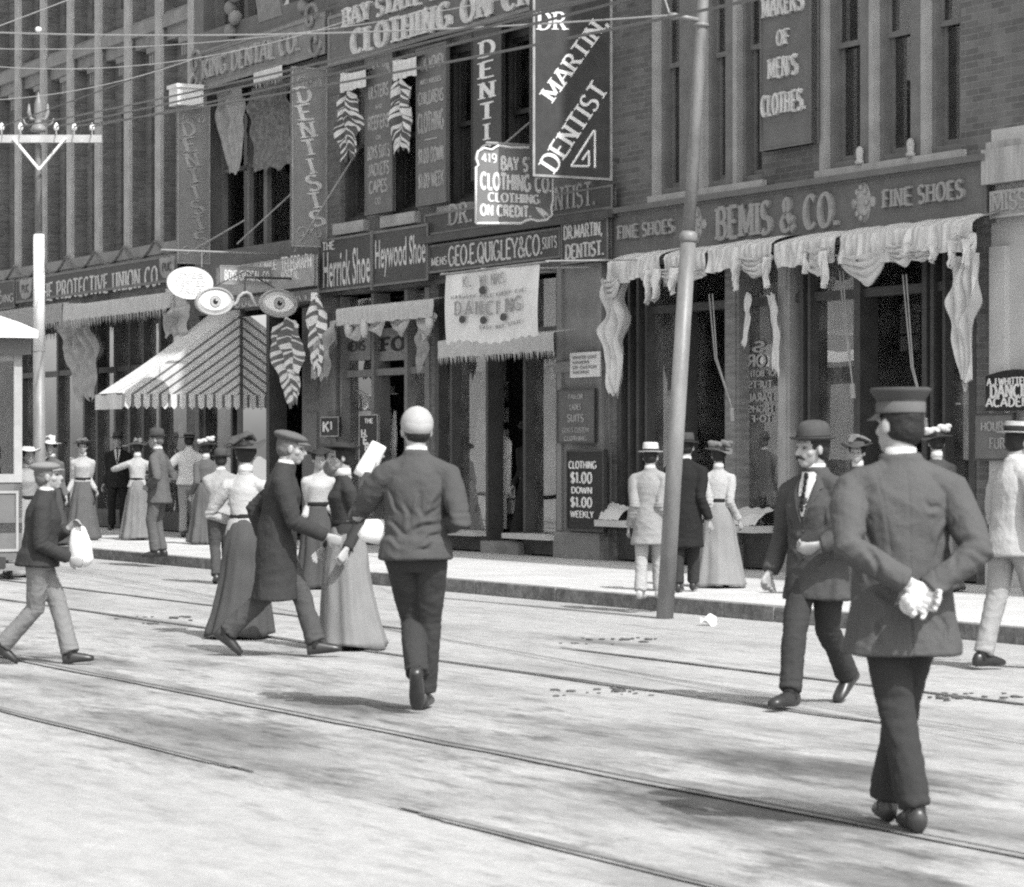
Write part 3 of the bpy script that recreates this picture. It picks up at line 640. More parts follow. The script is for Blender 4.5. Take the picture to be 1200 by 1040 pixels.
text(b, 'DENTIST', P.O + P.U * .82 + P.V * .03, -P.U * .66 + P.V * .32, P.V * .045 + P.U * .17, -NS, **SER)
part('lettering', b, m_letW, o)
q = MB()
for z in (P.z0 + .25, P.z1 - .3): q.box(P.s - .05, P.s - .01, 0, P.wi, z, z + .04)
q.tube([fp(P.s - .03, P.wo * .7, P.z1), fp(P.s - .03, 0, P.z1 + 1.2)], .012, 5); part('bracket', q, m_iron, o)
# --- Bay State projecting sign with a scrolled outline
P = Perp(558, 648, 176, 262, .55, .05)
o = thing('projecting_sign', 'white and grey scalloped projecting sign reading 419 BAY ST. CLOTHING CO. with a pointing hand', 'sign', P.base())
px = [(558, 262), (558, 196), (561, 194), (558, 186), (560, 178), (567, 174), (576, 176), (584, 171), (598, 173), (640, 173), (648, 180), (648, 236), (646, 244), (647, 252), (640, 258), (630, 259), (622, 257), (616, 259), (610, 262)]
pts = [P.p(*P.uv(x, y)) - P.N * P.th for x, y in px]
q = MB(); q.prism(pts, P.N, P.th); part('board', q, M('sign_grey_mid', .2, .6, .12, 6), o)
q = MB(); q.tube([p + P.N * P.th for p in pts] + [pts[0] + P.N * P.th], .018, 6); part('edge_moulding', q, m_letW, o, True)
lt(o, P, [('419', 564, 582, 180, 190, SANS), ('BAY ST.', 587, 628, 184, 199, dict(thick=.3, thin=.2, serif=0)), ('CLOTHING CO.', 563, 646, 203, 221, dict(thick=.3, thin=.22, serif=0)), ('CLOTHING', 572, 632, 226, 236, dict(thick=.28, thin=.14, serif=.06)), ('ON CREDIT.', 563, 622, 240, 252, dict(thick=.32, thin=.24, serif=0))], m_letW, gap=.12)
q = MB(); hx = [(627, 243), (634, 244), (641, 250), (643, 254), (637, 252), (638, 256), (634, 252), (630, 248)]; q.prism([P.p(*P.uv(x, y)) for x, y in hx], P.N, .01); part('pointing_hand', q, m_letW, o)
q = MB(); q.tube([fp(P.s - .02, P.wo - .15, P.z1 + .1), fp(P.s - .02, 0, P.z1 + .1)], .02, 6); q.tube([fp(P.s - .02, P.wo * .75, P.z1 + .1), fp(P.s - .02, 0, P.z1 + 1.1)], .013, 6); part('bracket', q, m_wireL, o)
# --- fascias over the two shops
P = Par(498, 718, 252, 277, .1, .06); o = sign('fascia_sign', 'dark board reading DR. MARTIN DENTIST. below the second floor windows', P, m_signD, .03, m_trim)
lt(o, P, [('DR.', 526, 554, 241, 264), ('MARTIN', 565, 628, 236, 258), ('DENTIST.', 632, 698, 224, 250)], m_letG, **SER)
q = MB(); q.box(P.s0 - .05, P.s1 + .05, 0, .26, P.z0 - .12, P.z0 - .02); part('ledge', q, m_trimD, o)
P = Par(373, 502, 282, 344, .14, .06); o = sign('shop_sign', 'black shop sign in two panels with tall pale script naming shoes', P, m_signD, .035, m_trim)
lt(o, P, [('THE', 378, 392, 285, 294, SANS), ('Herrick Shoe', 379, 434, 296, 338, dict(low=1, bold=.012)), ('Heywood Shoe', 440, 499, 282, 326, dict(low=1, bold=.012))], m_let)
q = MB(); u = P.uv(436, 300)[0]; q.board(P.p(u, -.06), P.U * .012, P.V * 1.08, P.N, .03); part('divider', q, m_trim, o)
P = Par(503, 657, 288, 321, .12, .06); o = sign('shop_sign', 'black shop sign reading GEO. E. QUIGLEY & CO. SUITS', P, m_signD, .03, m_trim)
lt(o, P, [('MENS', 506, 524, 303, 312, dict(thick=.2, thin=.14, serif=0)), ('GEO.E.QUIGLEY&CO.', 526, 636, 290, 312, dict(thick=.17, thin=.11, serif=.04, gap=.06)), ('SUITS', 636, 653, 279, 292, dict(thick=.2, thin=.1, serif=0))], m_let)
P = Par(658, 713, 262, 311, .14, .06); o = sign('shop_sign', 'small square black sign reading DR. MARTIN, DENTIST. beside the shoe store fascia', P, m_signD, .03, m_trim)
lt(o, P, [('DR.MARTIN,', 661, 706, 266, 281), ('DENTIST.', 663, 708, 288, 304)], m_let, thick=.24, thin=.12, serif=.05, gap=.1)
# --- the shoe store fascia
P = Par(717, 1157, 252, 306, .03, .08); o = sign('fascia_sign', 'long grey fascia with raised letters BEMIS & CO. and FINE SHOES at both ends', P, m_signG, .03, m_signG)
q = MB(); q.box(P.s0 - .02, P.s1 + .02, 0, .2, P.z1, P.z1 + .07); q.box(P.s0, P.s1, 0, .15, P.z0 - .06, P.z0); part('moulding', q, m_signG, o)
ma = M('raised_letter', .3, .5, .12, 10)
lt(o, P, [('FINE SHOES', 727, 792, 266, 281, dict(thick=.24, thin=.13, serif=.07)), ('BEMIS & CO.', 843, 985, 245, 281, dict(thick=.26, thin=.1, serif=.08)), ('FINE SHOES', 1038, 1132, 224, 244, dict(thick=.24, thin=.13, serif=.07))], ma, depth=.045)
for cx, cy in ((816, 264), (1012, 238)):
    q = MB(); c = P.p(*P.uv(cx, cy)); q.ell(c, (.14, .03, .24), 16, 8); q.ell(c + Vector((0, -.02, 0)), (.09, .03, .16), 14, 8)
    for sgn in (-1, 1): q.ell(c + Vector((.17 * sgn, 0, .0)), (.06, .02, .07), 10, 6)
    for k in range(8): q.ell(c + Vector((.1 * math.cos(k * .785), -.03, .17 * math.sin(k * .785))), (.03, .03, .04), 8, 5)
    part('rosette', q, m_letG, o, True)
P = Par(892, 951, -60, 178, .06, .1); o = sign('wall_sign', 'tall grey wall sign reading MAKERS OF MEN\'S CLOTHES. between the sash windows', P, m_signG, .02, m_signG)
lt(o, P, [('MAKERS', 896, 943, 0, 22), ('OF', 913, 926, 37, 54), ("MEN'S", 903, 936, 71, 93), ('CLOTHES.', 895, 945, 114, 137)], m_let, thick=.24, thin=.11, serif=.06, depth=.04)
P = Par(1160, 1330, 225, 257, .09, .03); o = sign('stone_fascia', 'grey raised lettering board under the pale stone ledge at right edge', P, M('fascia_stone', .33, .8, .12, 5), .03, m_stone)
lt(o, P, [('MISSES COLLEGE', 1164, 1320, 228, 248)], M('faint_letter', .36, .7, .1, 8), depth=.02, **COND)
# --- the telegraph board and its neighbours over the optician
P = Par(254, 368, 315, 349, .3, .06); o = sign('telegraph_sign', 'weathered pale board with TELEGRAPH lettering over the optician door', P, M('board_weathered', .36, .8, .25, 9, .2), .02, m_letG)
lt(o, P, [('TELEGRAPH', 330, 365, 303, 318, dict(SANS)), ('POSTAL', 330, 350, 320, 329, dict(SANS)), ('CABLE', 305, 324, 308, 318, dict(SANS))], m_letW)
q = MB(); q.board(P.p(.1, -.42) - P.N * .2, P.U * .86, P.V * .34 - P.N * -.05, P.N, .04); part('lower_board', q, M('board_weathered_dark', .26, .8, .25, 9, .2), o)
for i in range(11): b = MB(); text(b, 'GOLDJEWELRY'[i], P.p(.12 + i * .07, -.37) - P.N * .14, P.U * .05, P.V * .24, P.N, **SANS); part('letter', b, m_let, o)
P = Perp(258, 319, 311, 333, .35, .04); o = sign('optical_sign', 'narrow pale board reading OPTICAL CO. beside the eyeglass sign', P, m_signG2, .012, m_letG)
lt(o, P, [('BOYS OPTICAL CO.', 263, 317, 317, 328)], m_letW, thick=.2, thin=.14, serif=0)
s_eye = -8.5
def Sx(x, y, s=s_eye): w, z = fs(x, y, s); return fp(s, w, z)
o = thing('oval_sign', 'white oval hanging sign above the eyeglass sign with faded lettering', 'sign', tuple(Sx(222, 360)))
c = Sx(222, 332, -9.8); rx = abs(Sx(195, 332, -9.8).y - c.y); rz = abs(Sx(222, 313, -9.8).z - c.z)
q = MB(); q.prism([c + Vector((0, math.cos(a) * rx, math.sin(a) * rz)) for a in [i * math.pi / 20 for i in range(40)]], NS, .04); part('board', q, m_signW, o)
mfd = M('faded_letter', .6, .6, .1, 12); b = MB(); text(b, 'EYES', c + Vector((.042, -rx * .55, rz * .32)), Vector((0, rx * 1.1, 0)), Vector((0, 0, rz * .3)), NS, **SANS); part('lettering', b, mfd, o); b = MB(); text(b, 'TESTED', c + Vector((.042, -rx * .66, -rz * .16)), Vector((0, rx * 1.32, 0)), Vector((0, 0, rz * .3)), NS, **SANS); part('lettering', b, mfd, o); b = MB(); text(b, 'FREE', c + Vector((.042, -rx * .5, -rz * .64)), Vector((0, rx, 0)), Vector((0, 0, rz * .3)), NS, **SANS)
part('lettering', b, mfd, o)
q = MB(); q.tube([c + Vector((0.02, .2, rz)), c + Vector((.02, .2, rz + .25))], .008, 5); q.tube([c + Vector((.02, -rx - .1, rz + .25)), fp(c.x + .02, 0, c.z + rz + .25)], .016, 6); part('bracket', q, m_wireL, o)
# --- the eyeglass sign
o = thing('eyeglass_sign', 'optician sign of two huge painted eyes joined by a curved bridge', 'sign', tuple(Sx(287, 375)))
m_eyew = M('eye_white', .8, .5, .03, 8); m_lid = M('eye_lid', .5, .6, .15, 9); m_iris = M('iris_grey', .2, .5, .2, 30)
def eyeball(cx, cy, rx, ry, tilt):
    c = Sx(cx, cy); hy = abs(Sx(cx + rx, cy).y - c.y); hz = abs(Sx(cx, cy + ry).z - c.z)
    rot = Matrix.Rotation(R(tilt), 3, 'X')
    q = MB(); rs = []
    for k, dx in ((1, 0), (1, .08), (.93, .1)): rs.append([c + rot @ Vector((dx, math.cos(i * math.pi / 18) * hy * k, math.sin(i * math.pi / 18) * hz * k)) for i in range(36)])
    q.rings(rs); e = part('eye_disc', q, m_lid, o, True)
    q = MB(); al = []
    for i in range(30):
        a = i * 2 * math.pi / 30; al.append(c + rot @ Vector((.101, math.cos(a) * hy * .8, math.sin(a) * hz * (.66 if math.sin(a) > 0 else .6) * abs(math.sin(a)) ** .35 - hz * .06)))
    q.prism(al, NS, .008); part('eye_white', q, m_eyew, e)
    cc = c + Vector((.11, 0, .0))
    for rr, mt, dx in ((.46, m_iris, 0), (.40, M('iris_pale', .42, .5, .2, 40), .004), (.2, m_letB, .008)):
        q = MB(); q.prism([cc + Vector((dx, math.cos(i * math.pi / 14) * hz * rr, math.sin(i * math.pi / 14) * hz * rr)) for i in range(28)], NS, .004); part('iris' if rr > .3 else 'pupil', q, mt, e)
    q = MB(); q.ell(cc + Vector((.014, hz * .08, hz * .1)), (.004, hz * .06, hz * .06), 8, 5); part('catchlight', q, m_eyew, e)
    q = MB(); q.tube([c + rot @ Vector((.1, math.cos(i * math.pi / 18) * hy, math.sin(i * math.pi / 18) * hz)) for i in range(37)], .02, 6); part('rim', q, m_trimL, e, True)
eyeball(249, 354, 21, 15.5, 4); eyeball(324, 356, 21, 15.5, -4)
q = MB()
q.tube([Sx(*p) for p in [(270, 356), (274, 358), (278, 354), (280, 348), (285, 344), (289, 343), (293, 345), (296, 351), (299, 358), (303, 358), (305, 354)]], .028, 7); part('bridge', q, m_trimL, o, True)
q = MB(); q.tube([Sx(287, 343), Sx(287, 325)], .015, 6); q.tube([Sx(249, 337), Sx(287, 318), Sx(322, 338)], .01, 5); q.tube([Sx(287, 325), fp(s_eye, 0, Sx(287, 325).z)], .02, 6); part('bracket', q, m_iron, o)
# --- banner, notices, boards by the pavement
P = Par(523, 632, 323, 402, 1.75, .0); o = thing('dance_banner', 'white cloth banner lettered DANCING with dark round spots, hung over the fringed awning', 'banner', P.base())
def ban(u, v): return P.O + P.U * u + P.V * (v + .03 * math.sin(u * 9) * (1 - v)) + P.N * (.022 * math.sin(u * 7 + v * 3) + .008 * math.sin(u * 21) * v)
holes = [(.42, .725, .035), (.22, .30, .033), (.43, .30, .032), (.645, .315, .032)]
q = MB(); q.grid([[ban(i / 40, j / 24 if not (j == 0) else -.02 - .02 * math.sin(i * 1.7)) for i in range(41)] for j in range(25)]); part('cloth', q, m_signW, o, True)
b = MB(); mf = M('faded_ink', .3, .8, .25, 40)
def btxt(t, u, v, du, dv, **k):
    n = len(t)
    for i, c in enumerate(t):
        if c == ' ': continue
        uu = u + du * i / n; text(b, c, ban(uu, v) + P.N * .035, P.U * (du / n * (.72 if c != 'I' else .2)), P.V * dv, P.N, **k)
btxt('DANCING', .14, .375, .74, .19, thick=.19, thin=.11, serif=.05); part('lettering', b, mf, o); b = MB(); btxt('K. WINKS', .2, .79, .5, .15, thick=.14, thin=.08, serif=.04); part('lettering', b, mf, o); b = MB()
btxt('HARMONY HALL EVERY EVE', .1, .62, .8, .05, **SANS); part('lettering', b, mf, o); b = MB(); btxt('EASY BAY STATE', .4, .17, .45, .05, **SANS); part('lettering', b, mf, o)
for u, v, r in holes:
    q = MB(); c = ban(u, v) + P.N * .035; q.prism([c + P.U.normalized() * (r * P.U.length * math.cos(i * .45)) + UP * (r * P.U.length * .62 * math.sin(i * .45)) for i in range(14)], P.N, .01); part('spot', q, m_signD, o)
q = MB(); q.tube([P.O + P.V * 1.02 + P.U * -.05 + P.N * .02, P.O + P.V * 1.02 + P.U * 1.1 + P.N * .02], .012, 5)
for u in (-.04, .4, 1.08): q.tube([P.O + P.V * 1.03 + P.U * u + P.N * .02, P.O + P.V * 1.12 + P.U * u - P.N * 1.72], .011, 5)
part('hanging_line', q, m_wireL, o)
P = Par(664, 708, 527, 622, .16, .05); P.V = P.V; o = sign('price_board', 'black pavement board chalked CLOTHING $1.00 DOWN $1.00 WEEKLY', P, m_black, .03, m_trimD)
lt(o, P, [('CLOTHING', 667, 699, 541, 549, SANS), ('$1.00', 669, 694, 554, 566, SANS), ('DOWN', 670, 694, 571, 578, SANS), ('$1.00', 669, 694, 583, 594, SANS), ('WEEKLY', 669, 696, 599, 606, SANS)], m_letW)
q = MB(); q.board(P.O + Vector((-.16, .1, .0)), Vector((.14, 0, 0)), P.V * .98, NF, .05); part('side_panel', q, m_wood, o)
P = Par(668, 703, 414, 443, .12, .02); o = sign('paper_notice', 'small white paper notice on the pilaster head above the price board', P, m_paper, None)
for i, t in enumerate(('WANTED COAT', 'MAKERS', 'ON CUSTOM', 'WORK')): b = MB(); fr(P, .1, .74 - i * .2, .8 if i % 2 == 0 else .55, .11, t, b, **SANS); part('lettering', b, mf, o)
P = Par(653, 697, 457, 520, .12, .03); o = sign('glass_sign', 'dim grey sign panel with pale lettering between notice and price board', P, M('dim_sign', .1, .4, .2, 5), .02, m_trimD)
for a in ((.3, .82, .4, .08, 'TAILOR'), (.35, .62, .3, .1, 'LADIES'), (.28, .4, .44, .13, 'SUITS'), (.15, .2, .7, .09, 'GENTS CUSTOM'), (.2, .05, .6, .08, 'CLOTHING')): b = MB(); fr(P, *a, b, **SANS); part('lettering', b, m_letG, o)
P = Par(1155, 1222, 441, 482, .12, .04); o = sign('academy_sign', 'black sign reading DANCING ACADEMY on the pale stone pier', P, m_black, None)
q = MB(); q.prism([P.p(1 * i / 10, 1 + .16 * math.sin(math.pi * i / 10)) - P.N * P.th for i in range(11)] + [P.p(1, .95) - P.N * P.th, P.p(0, .95) - P.N * P.th], P.N, P.th * .98); part('arched_top', q, m_black, o)
lt(o, P, [('A.J.WHITTEMORE', 1157, 1222, 444, 452, SANS), ('DANCING', 1161, 1218, 452, 466, dict(thick=.26, thin=.18, serif=.03)), ('ACADEMY', 1156, 1216, 467, 477, SANS)], m_letW)
P = Par(1141, 1188, 485, 540, .1, .04); o = sign('display_board', 'grey framed board with faint lettering under the dancing academy sign', P, M('dim_sign2', .16, .5, .2, 5), .02, m_trimD)
lt(o, P, [('HOURS', 1150, 1182, 495, 505, SANS), ('FURS', 1160, 1184, 514, 526, SANS)], m_letG)
# boards and cards at the first shop
P = Par(421, 443, 486, 590, .12, .04); o = sign('shop_board', 'black upright board headed THE with slanted white letters by the shop window', P, m_black, .02, m_trimL)
b = MB(); fr(P, .3, .9, .45, .05, 'THE', b, **SANS); part('lettering', b, m_letW, o)
for i, c in enumerate('HERRICK'): b = MB(); fr(P, .12 + i * .1, .74 - i * .075, .24, .09, c, b, **SANS); part('letter', b, m_letW, o)
b = MB(); fr(P, .1, .06, .8, .06, 'SHOE', b, **SANS); part('lettering', b, m_letW, o)
P = Par(376, 397, 489, 512, .12, .04); o = sign('shop_card', 'small black card with white scrawl near the corner of the shop window', P, m_black, .015, m_letG)
b = MB(); fr(P, .12, .25, .35, .5, 'K', b, **SANS); fr(P, .52, .35, .14, .4, '1', b, **SANS); part('lettering', b, m_letW, o)
P = Par(440, 478, 386, 424, -.1, .02); o = sign('transom_sign', 'pale transom panel with bold black letters FOR over the shop door', P, m_signG2, None)
lt(o, P, [('FO', 447, 474, 397, 412, dict(thick=.26, thin=.16, serif=.1))], m_letB)
P = Par(402, 434, 392, 424, -.1, .02); o = sign('transom_sign', 'pale transom panel with faint letters beside the bold FO panel', P, m_signG2, None)
lt(o, P, [('MENS', 404, 428, 402, 412, SANS)], m_trimD)
# cards inside the shoe store doorway and a sign's mirror reflection laid on the pane as letters
P = Par(1054, 1080, 356, 412, -1.0, .02); o = sign('window_cards', 'pair of pale upright cards hanging in the dark shoe store doorway', P, m_black, None)
q = MB()
for u in (.05, .6):
    for v, h in ((.78, .2), (.36, .38), (.0, .32)): q = MB(); q.board(P.p(u, v), P.U * .36, P.V * h, P.N, .012); part('card', q, m_signG2, o)
P = Par(874, 909, 400, 495, -.11, .0); o = thing('painted_reflection', 'sign reflection set in as pale reversed letters on the plate glass beside the wood column', 'lettering', P.base())
for t, v, h, u, du in (('S', .86, .12, .35, .4), ('TOR', .68, .14, .04, .9), ('OF BOTH', .56, .07, .02, .9), ('TUFTS', .42, .08, .1, .8), ('PARAL', .25, .1, .12, .8), ('HIGHS', .12, .08, .08, .85), ('TO-F', .0, .08, .12, .7)):
    b = MB(); text(b, t, P.O + P.U * (1 - u) + P.V * v, -P.U * du, P.V * h, P.N, **SANS); part('lettering', b, m_letG, o)
# ================================================================ awnings, bunting, drapes
m_stripeL = M('awning_light', .62, .95, .1, 10, .3, 220); m_stripeD = M('awning_dark', .16, .95, .15, 10, .3, 220)
def frange(a, b, n): return [a + (b - a) * i / n for i in range(n + 1)]
# --- the big striped awning over the optician door
sAw = fw(281, 480, .05)[0]; wI = .05
wO, zB = fs(143, 460, sAw); zV = fs(143, 478, sAw)[1]; zI = fs(281, 362, sAw)[1]; zBi = fs(281, 463, sAw)[1]; zB = zBi
sL = sAw - 1.15
o = thing('striped_awning', 'big striped canvas awning with a scalloped valance over the optician door', 'awning', (sAw, 0, zB))
def hyp(w): return zI + (zB - zI) * (w - wI) / (wO - wI)
q = MB(); drop = zI - zB; n = 9
for k in range(n):
    for mi, a, b in ((0, k, k + .72), (1, k + .72, k + 1)):
        a *= drop / n; b *= drop / n
        wa = wO - (wO - wI) * a / drop; wb = wO - (wO - wI) * b / drop
        m_ = 12; top = [(wI + (wa - wI) * i / m_) for i in range(m_ + 1)]; bot = [(wI + (wb - wI) * i / m_) for i in range(m_ + 1)]
        def bl(w, z): return .035 * math.sin(math.pi * (w - wI) / (wO - wI)) * math.sin(math.pi * min(1, max(0, (z - zB) / (drop * .7))))
        q.grid([[fp(sAw + bl(w, hyp(w) - a), w, hyp(w) - a) for w in top], [fp(sAw + bl(w, hyp(w) - b), w, hyp(w) - b) for w in bot]], mi)
part('side_curtain', q, [m_stripeL, m_stripeD], o, True)
q = MB(); nv = 13
for i in range(nv):
    wa = wI + (wO - wI) * i / nv; wb = wI + (wO - wI) * (i + 1) / nv; wm = wa + (wb - wa) * .68
    for mi, x0, x1 in ((0, wa, wm), (1, wm, wb)):
        xm = (x0 + x1) / 2; y = .016 * math.sin(i * 1.9)
        q.add([fp(sAw + .0, x0, zB), fp(sAw, x1, zB), fp(sAw + y, x1, zV + .03), fp(sAw + y * 1.3, xm, zV - (.02 if mi == 0 else 0)), fp(sAw + y, x0, zV + .03)], [(0, 1, 2, 3, 4)], mi)
part('side_valance', q, [m_stripeL, m_stripeD], o)
q = MB(); nn = 8
for i in range(nn):
    a, b = sL + (sAw - sL) * i / nn, sL + (sAw - sL) * (i + .78) / nn; c = sL + (sAw - sL) * (i + 1) / nn
    for mi, x0, x1 in ((0, a, b), (1, b, c)):
        q.grid([[fp(x0, w, hyp(w) - .05 * math.sin(math.pi * (w - wI) / (wO - wI))) for w in frange(wI, wO, 12)], [fp(x1, w, hyp(w) - .05 * math.sin(math.pi * (w - wI) / (wO - wI))) for w in frange(wI, wO, 12)]], mi)
part('roof_sheet', q, [m_stripeL, M('awning_sunlit', .5, .95, .1, 10, .3, 220)], o)  # dark stripes made paler here, painting in the glare of direct sun
q = MB(); q.grid([[fp(x, wO + .01 + .02 * math.sin(x * 9), z) for x in frange(sL, sAw, 14)] for z in (zB, (zB + zV) / 2, zV - .02)]); part('front_valance', q, m_cloth, o, True)
q = MB(); q.tube([fp(sAw - .02, wI, zBi), fp(sAw - .02, wO, zB)], .016, 6); q.tube([fp(sL, wI, zBi), fp(sL, wO, zB)], .016, 6); q.tube([fp(sL, wO - .01, zB), fp(sAw, wO - .01, zB)], .016, 6); q.tube([fp(sL, wI, zI), fp(sAw, wI, zI)], .03, 8); part('frame', q, m_iron, o)

def valance(name, label, xl, xr, yt, yb, w0, w1, mat=m_cloth, fringe=.0, swags=0, ends=(False, False), lump=.03, seed=0, cat='awning', group=None, fr_mat=None, stripes=False):
    """a rolled or half rolled shop awning: roll at the wall, sloping cloth out to w1, hanging edge, bits of sagging cloth"""
    rnd = random.Random(seed)
    zb = fw(xl, yb, w1)[1]; s0, s1, zt = fw(xl, yt, w1)[0], fw(xr, yt, w1)[0], fw(xl, yt, w1 * .6)[1]
    o = thing(name, label, cat, (s0, w0, zb), group)
    n = max(24, int((s1 - s0) / .045)); P = []
    m = 9
    for j in range(m + 1):
        t = j / m; row = []
        for i in range(n + 1):
            u = i / n; s_ = s0 + (s1 - s0) * u
            w = w0 + (w1 - w0) * min(1, t / .45) ** .8; z = zt - (zt - zb) * (t * .45 if t < .45 else .2 + (t - .45) / .55 * .8)
            k = noise.noise(Vector((s_ * 3.1 + seed, t * 2.2, seed))); k2 = noise.noise(Vector((s_ * 11 + seed, t * 5, seed)))
            w += lump * (k * 1.3 + .6 * k2) * (1 if t > .1 else .2) + .012 * math.sin(s_ * 42) * t
            z += lump * .7 * noise.noise(Vector((s_ * 4, seed, t))) * t - (.02 * abs(math.sin(s_ * 9)) if j == m else 0)
            row.append(fp(s_, w, z))
        P.append(row)
    q = MB(); q.grid(P, (lambda i, j: (j // 2) % 2) if stripes else 0); part('cloth', q, [mat, m_clothR] if stripes else mat, o, True)
    if fringe:
        q = MB(); k = int((s1 - s0) / .04)
        for i in range(k):
            u = (i + .5) / k; s_ = s0 + (s1 - s0) * u; base = P[m][min(n, int(u * n))]; ln = fringe * rnd.uniform(.7, 1.15)
            q.add([(s_ - .014, base[1], base[2] + .01), (s_ + .014, base[1], base[2] + .01), (s_ + rnd.uniform(-.012, .012), base[1] + .01, base[2] - ln)], [(0, 1, 2)])
        part('fringe', q, fr_mat or m_fringe, o)
    if swags:
        k = swags
        for i in range(k):
            q = MB(); c0 = s0 + (s1 - s0) * (i + rnd.uniform(.02, .12)) / k; c1 = s0 + (s1 - s0) * (i + rnd.uniform(.82, .98)) / k; dp = rnd.uniform(.12, .34)
            G = []
            for j in range(7):
                t = j / 6; G.append([fp(c0 + (c1 - c0) * u, w1 - .06 + .07 * math.sin(t * 9 + u * 3 + i) * math.sin(math.pi * u) - .05 * t, zb + .06 - .05 * t - dp * (.25 + .75 * t) * math.sin(math.pi * u) ** .9 + .02 * noise.noise(Vector((u * 6, t * 4, i)))) for u in frange(0, 1, 14)])
            q.grid(G)
            if rnd.random() < .7:                                # a bunch of cloth poking out
                c = rnd.uniform(c0, c1); q.ell(fp(c, w1 - .03, zb - .08), (rnd.uniform(.07, .12), .06, rnd.uniform(.1, .17)), 10, 7)
            part('swag', q, mat, o, True)
    for e, fl in enumerate(ends):
        if fl:
            s_ = s1 if e else s0; G = [[fp(s_ + .01 * math.sin(w * 20), w, zt - (zt - zb) * t * min(1, .12 + (w - w0) / (w1 - w0))) for w in frange(w0, w1, 6)] for t in frange(0, 1, 5)]
            q = MB(); q.grid(G); part('end_flap', q, mat, o, True)
    return o
def drape(name, label, pts, mat, w=.2, dep=.06, folds=3, cat='bunting', group=None, stripes=None, seed=0, tatters=.06, mats=None, nv=40):
    """a hanging length of cloth. pts: (y, x-left, x-right) down the photograph; stripes: rows per band"""
    o = MB(); G = []; ys = [p[0] for p in pts]; nh = 26
    for j in range(nv + 1):
        t = j / nv; y = ys[0] + (ys[-1] - ys[0]) * t
        for a, b in zip(pts, pts[1:]):
            if a[0] <= y <= b[0] + 1e-6: k = (y - a[0]) / (b[0] - a[0]); xl = a[1] + (b[1] - a[1]) * k; xr = a[2] + (b[2] - a[2]) * k
        s0, z = fw(xl, y, w); s1 = fw(xr, y, w)[0]; row = []; wd = s1 - s0
        s0 += wd * .16 * noise.noise(Vector((t * 3.1, seed, 1))); s1 += wd * .16 * noise.noise(Vector((t * 3.7, seed, 7)))
        tw = 1.6 * noise.noise(Vector((t * 1.6, seed, 3)))
        for i in range(nh + 1):
            u = i / nh; ph = folds * 2 * math.pi * (u + .25 * noise.noise(Vector((u * 2, t * 1.3, seed)))) + seed + tw
            am = dep * (.35 + .65 * math.sin(math.pi * min(1, t * 1.2 + .12)))
            dz = -.02 * math.sin(u * 7 + t * 9)
            if stripes: dz = -.16 * abs(2 * u - 1) + .05 * noise.noise(Vector((u * 4, t * 12, seed)))
            if j == nv: dz += tatters * noise.noise(Vector((u * 5, seed, 9))) * 2 + tatters * .4 * math.sin(i * 1.3)
            row.append(fp(s0 + (s1 - s0) * u, w + am * math.sin(ph) + am * 1.3 * noise.noise(Vector((u * 2.2, t * 5, seed + 2))) + .5 * am * math.sin(t * 14 + u * 5 + seed), z + dz))
        G.append(row)
    o.grid(G, (lambda i, j: int((i + .6 * noise.noise(Vector((i * .7, seed, 0)))) // stripes) % 2) if stripes else 0)
    org = G[-1][nh // 2]
    return single(name, o, mats or mat, label, cat, tuple(org), group, smooth=True)
# left block awnings and drapes
valance('fringed_awning', 'long pale fringed awning rolled under the PROTECTIVE UNION fascia', 74, 194, 358, 376, .3, .75, m_fringe, fringe=.16, lump=.012, seed=2, ends=(True, True))
valance('fringed_awning', 'greyer fringed awning at the left frame edge behind the white banded pole', -60, 73, 372, 392, .3, .7, m_clothG, fringe=.14, lump=.012, seed=3)
drape('pale_drape', 'ruffled grey drape hanging in folds below the pale fringed awning', [(374, 74, 118), (395, 76, 116), (430, 82, 116), (468, 92, 112)], m_drape, .35, .09, 4, seed=1, tatters=.05)
drape('pale_drape', 'short mottled drape knotted at the right end of the pale fringed awning', [(345, 191, 212), (365, 190, 218), (395, 193, 216)], m_drape, .6, .08, 3, seed=5)
drape('striped_bunting', 'long striped bunting hung in a chevron right of the big awning', [(372, 322, 352), (400, 318, 352), (430, 328, 352), (468, 340, 350)], None, .3, .05, 2, group='striped bunting streamers', stripes=2, mats=[m_signW, m_stripeD], seed=2)
drape('striped_bunting', 'twisted striped bunting beside the grey shop pilaster', [(344, 362, 376), (372, 358, 382), (400, 362, 380), (428, 368, 374)], None, .35, .06, 2, group='striped bunting streamers', stripes=3, mats=[m_signW, m_stripeD], seed=4)
# upper window dressings of the clothing store
for xl, xr, yt, ym, yb, wh in ((397, 428, 88, 108, 181, 'left'), (458, 488, 72, 94, 172, 'right')):
    nb = 'beside the ULSTERS signboard' if wh == 'left' else 'beside the MEN, WOMEN signboard'
    valance('window_awning', 'small ribbed white window awning ' + nb, xl + 2, xr, yt, ym, .06, .3, m_cloth, lump=.01, seed=11 if wh == 'left' else 12, ends=(True, False), group='small ribbed window awnings')
    drape('striped_bunting', 'striped bunting dangling from the white window awning ' + nb, [(ym, xl, xl + 22), (ym + 30, xl - 1, xl + 23), (yb - 20, xl, xl + 22), (yb, xl + 3, xl + 19)], None, .26, .05, 2, group='striped bunting streamers', stripes=2, mats=[m_cloth, m_clothD], seed=xl)
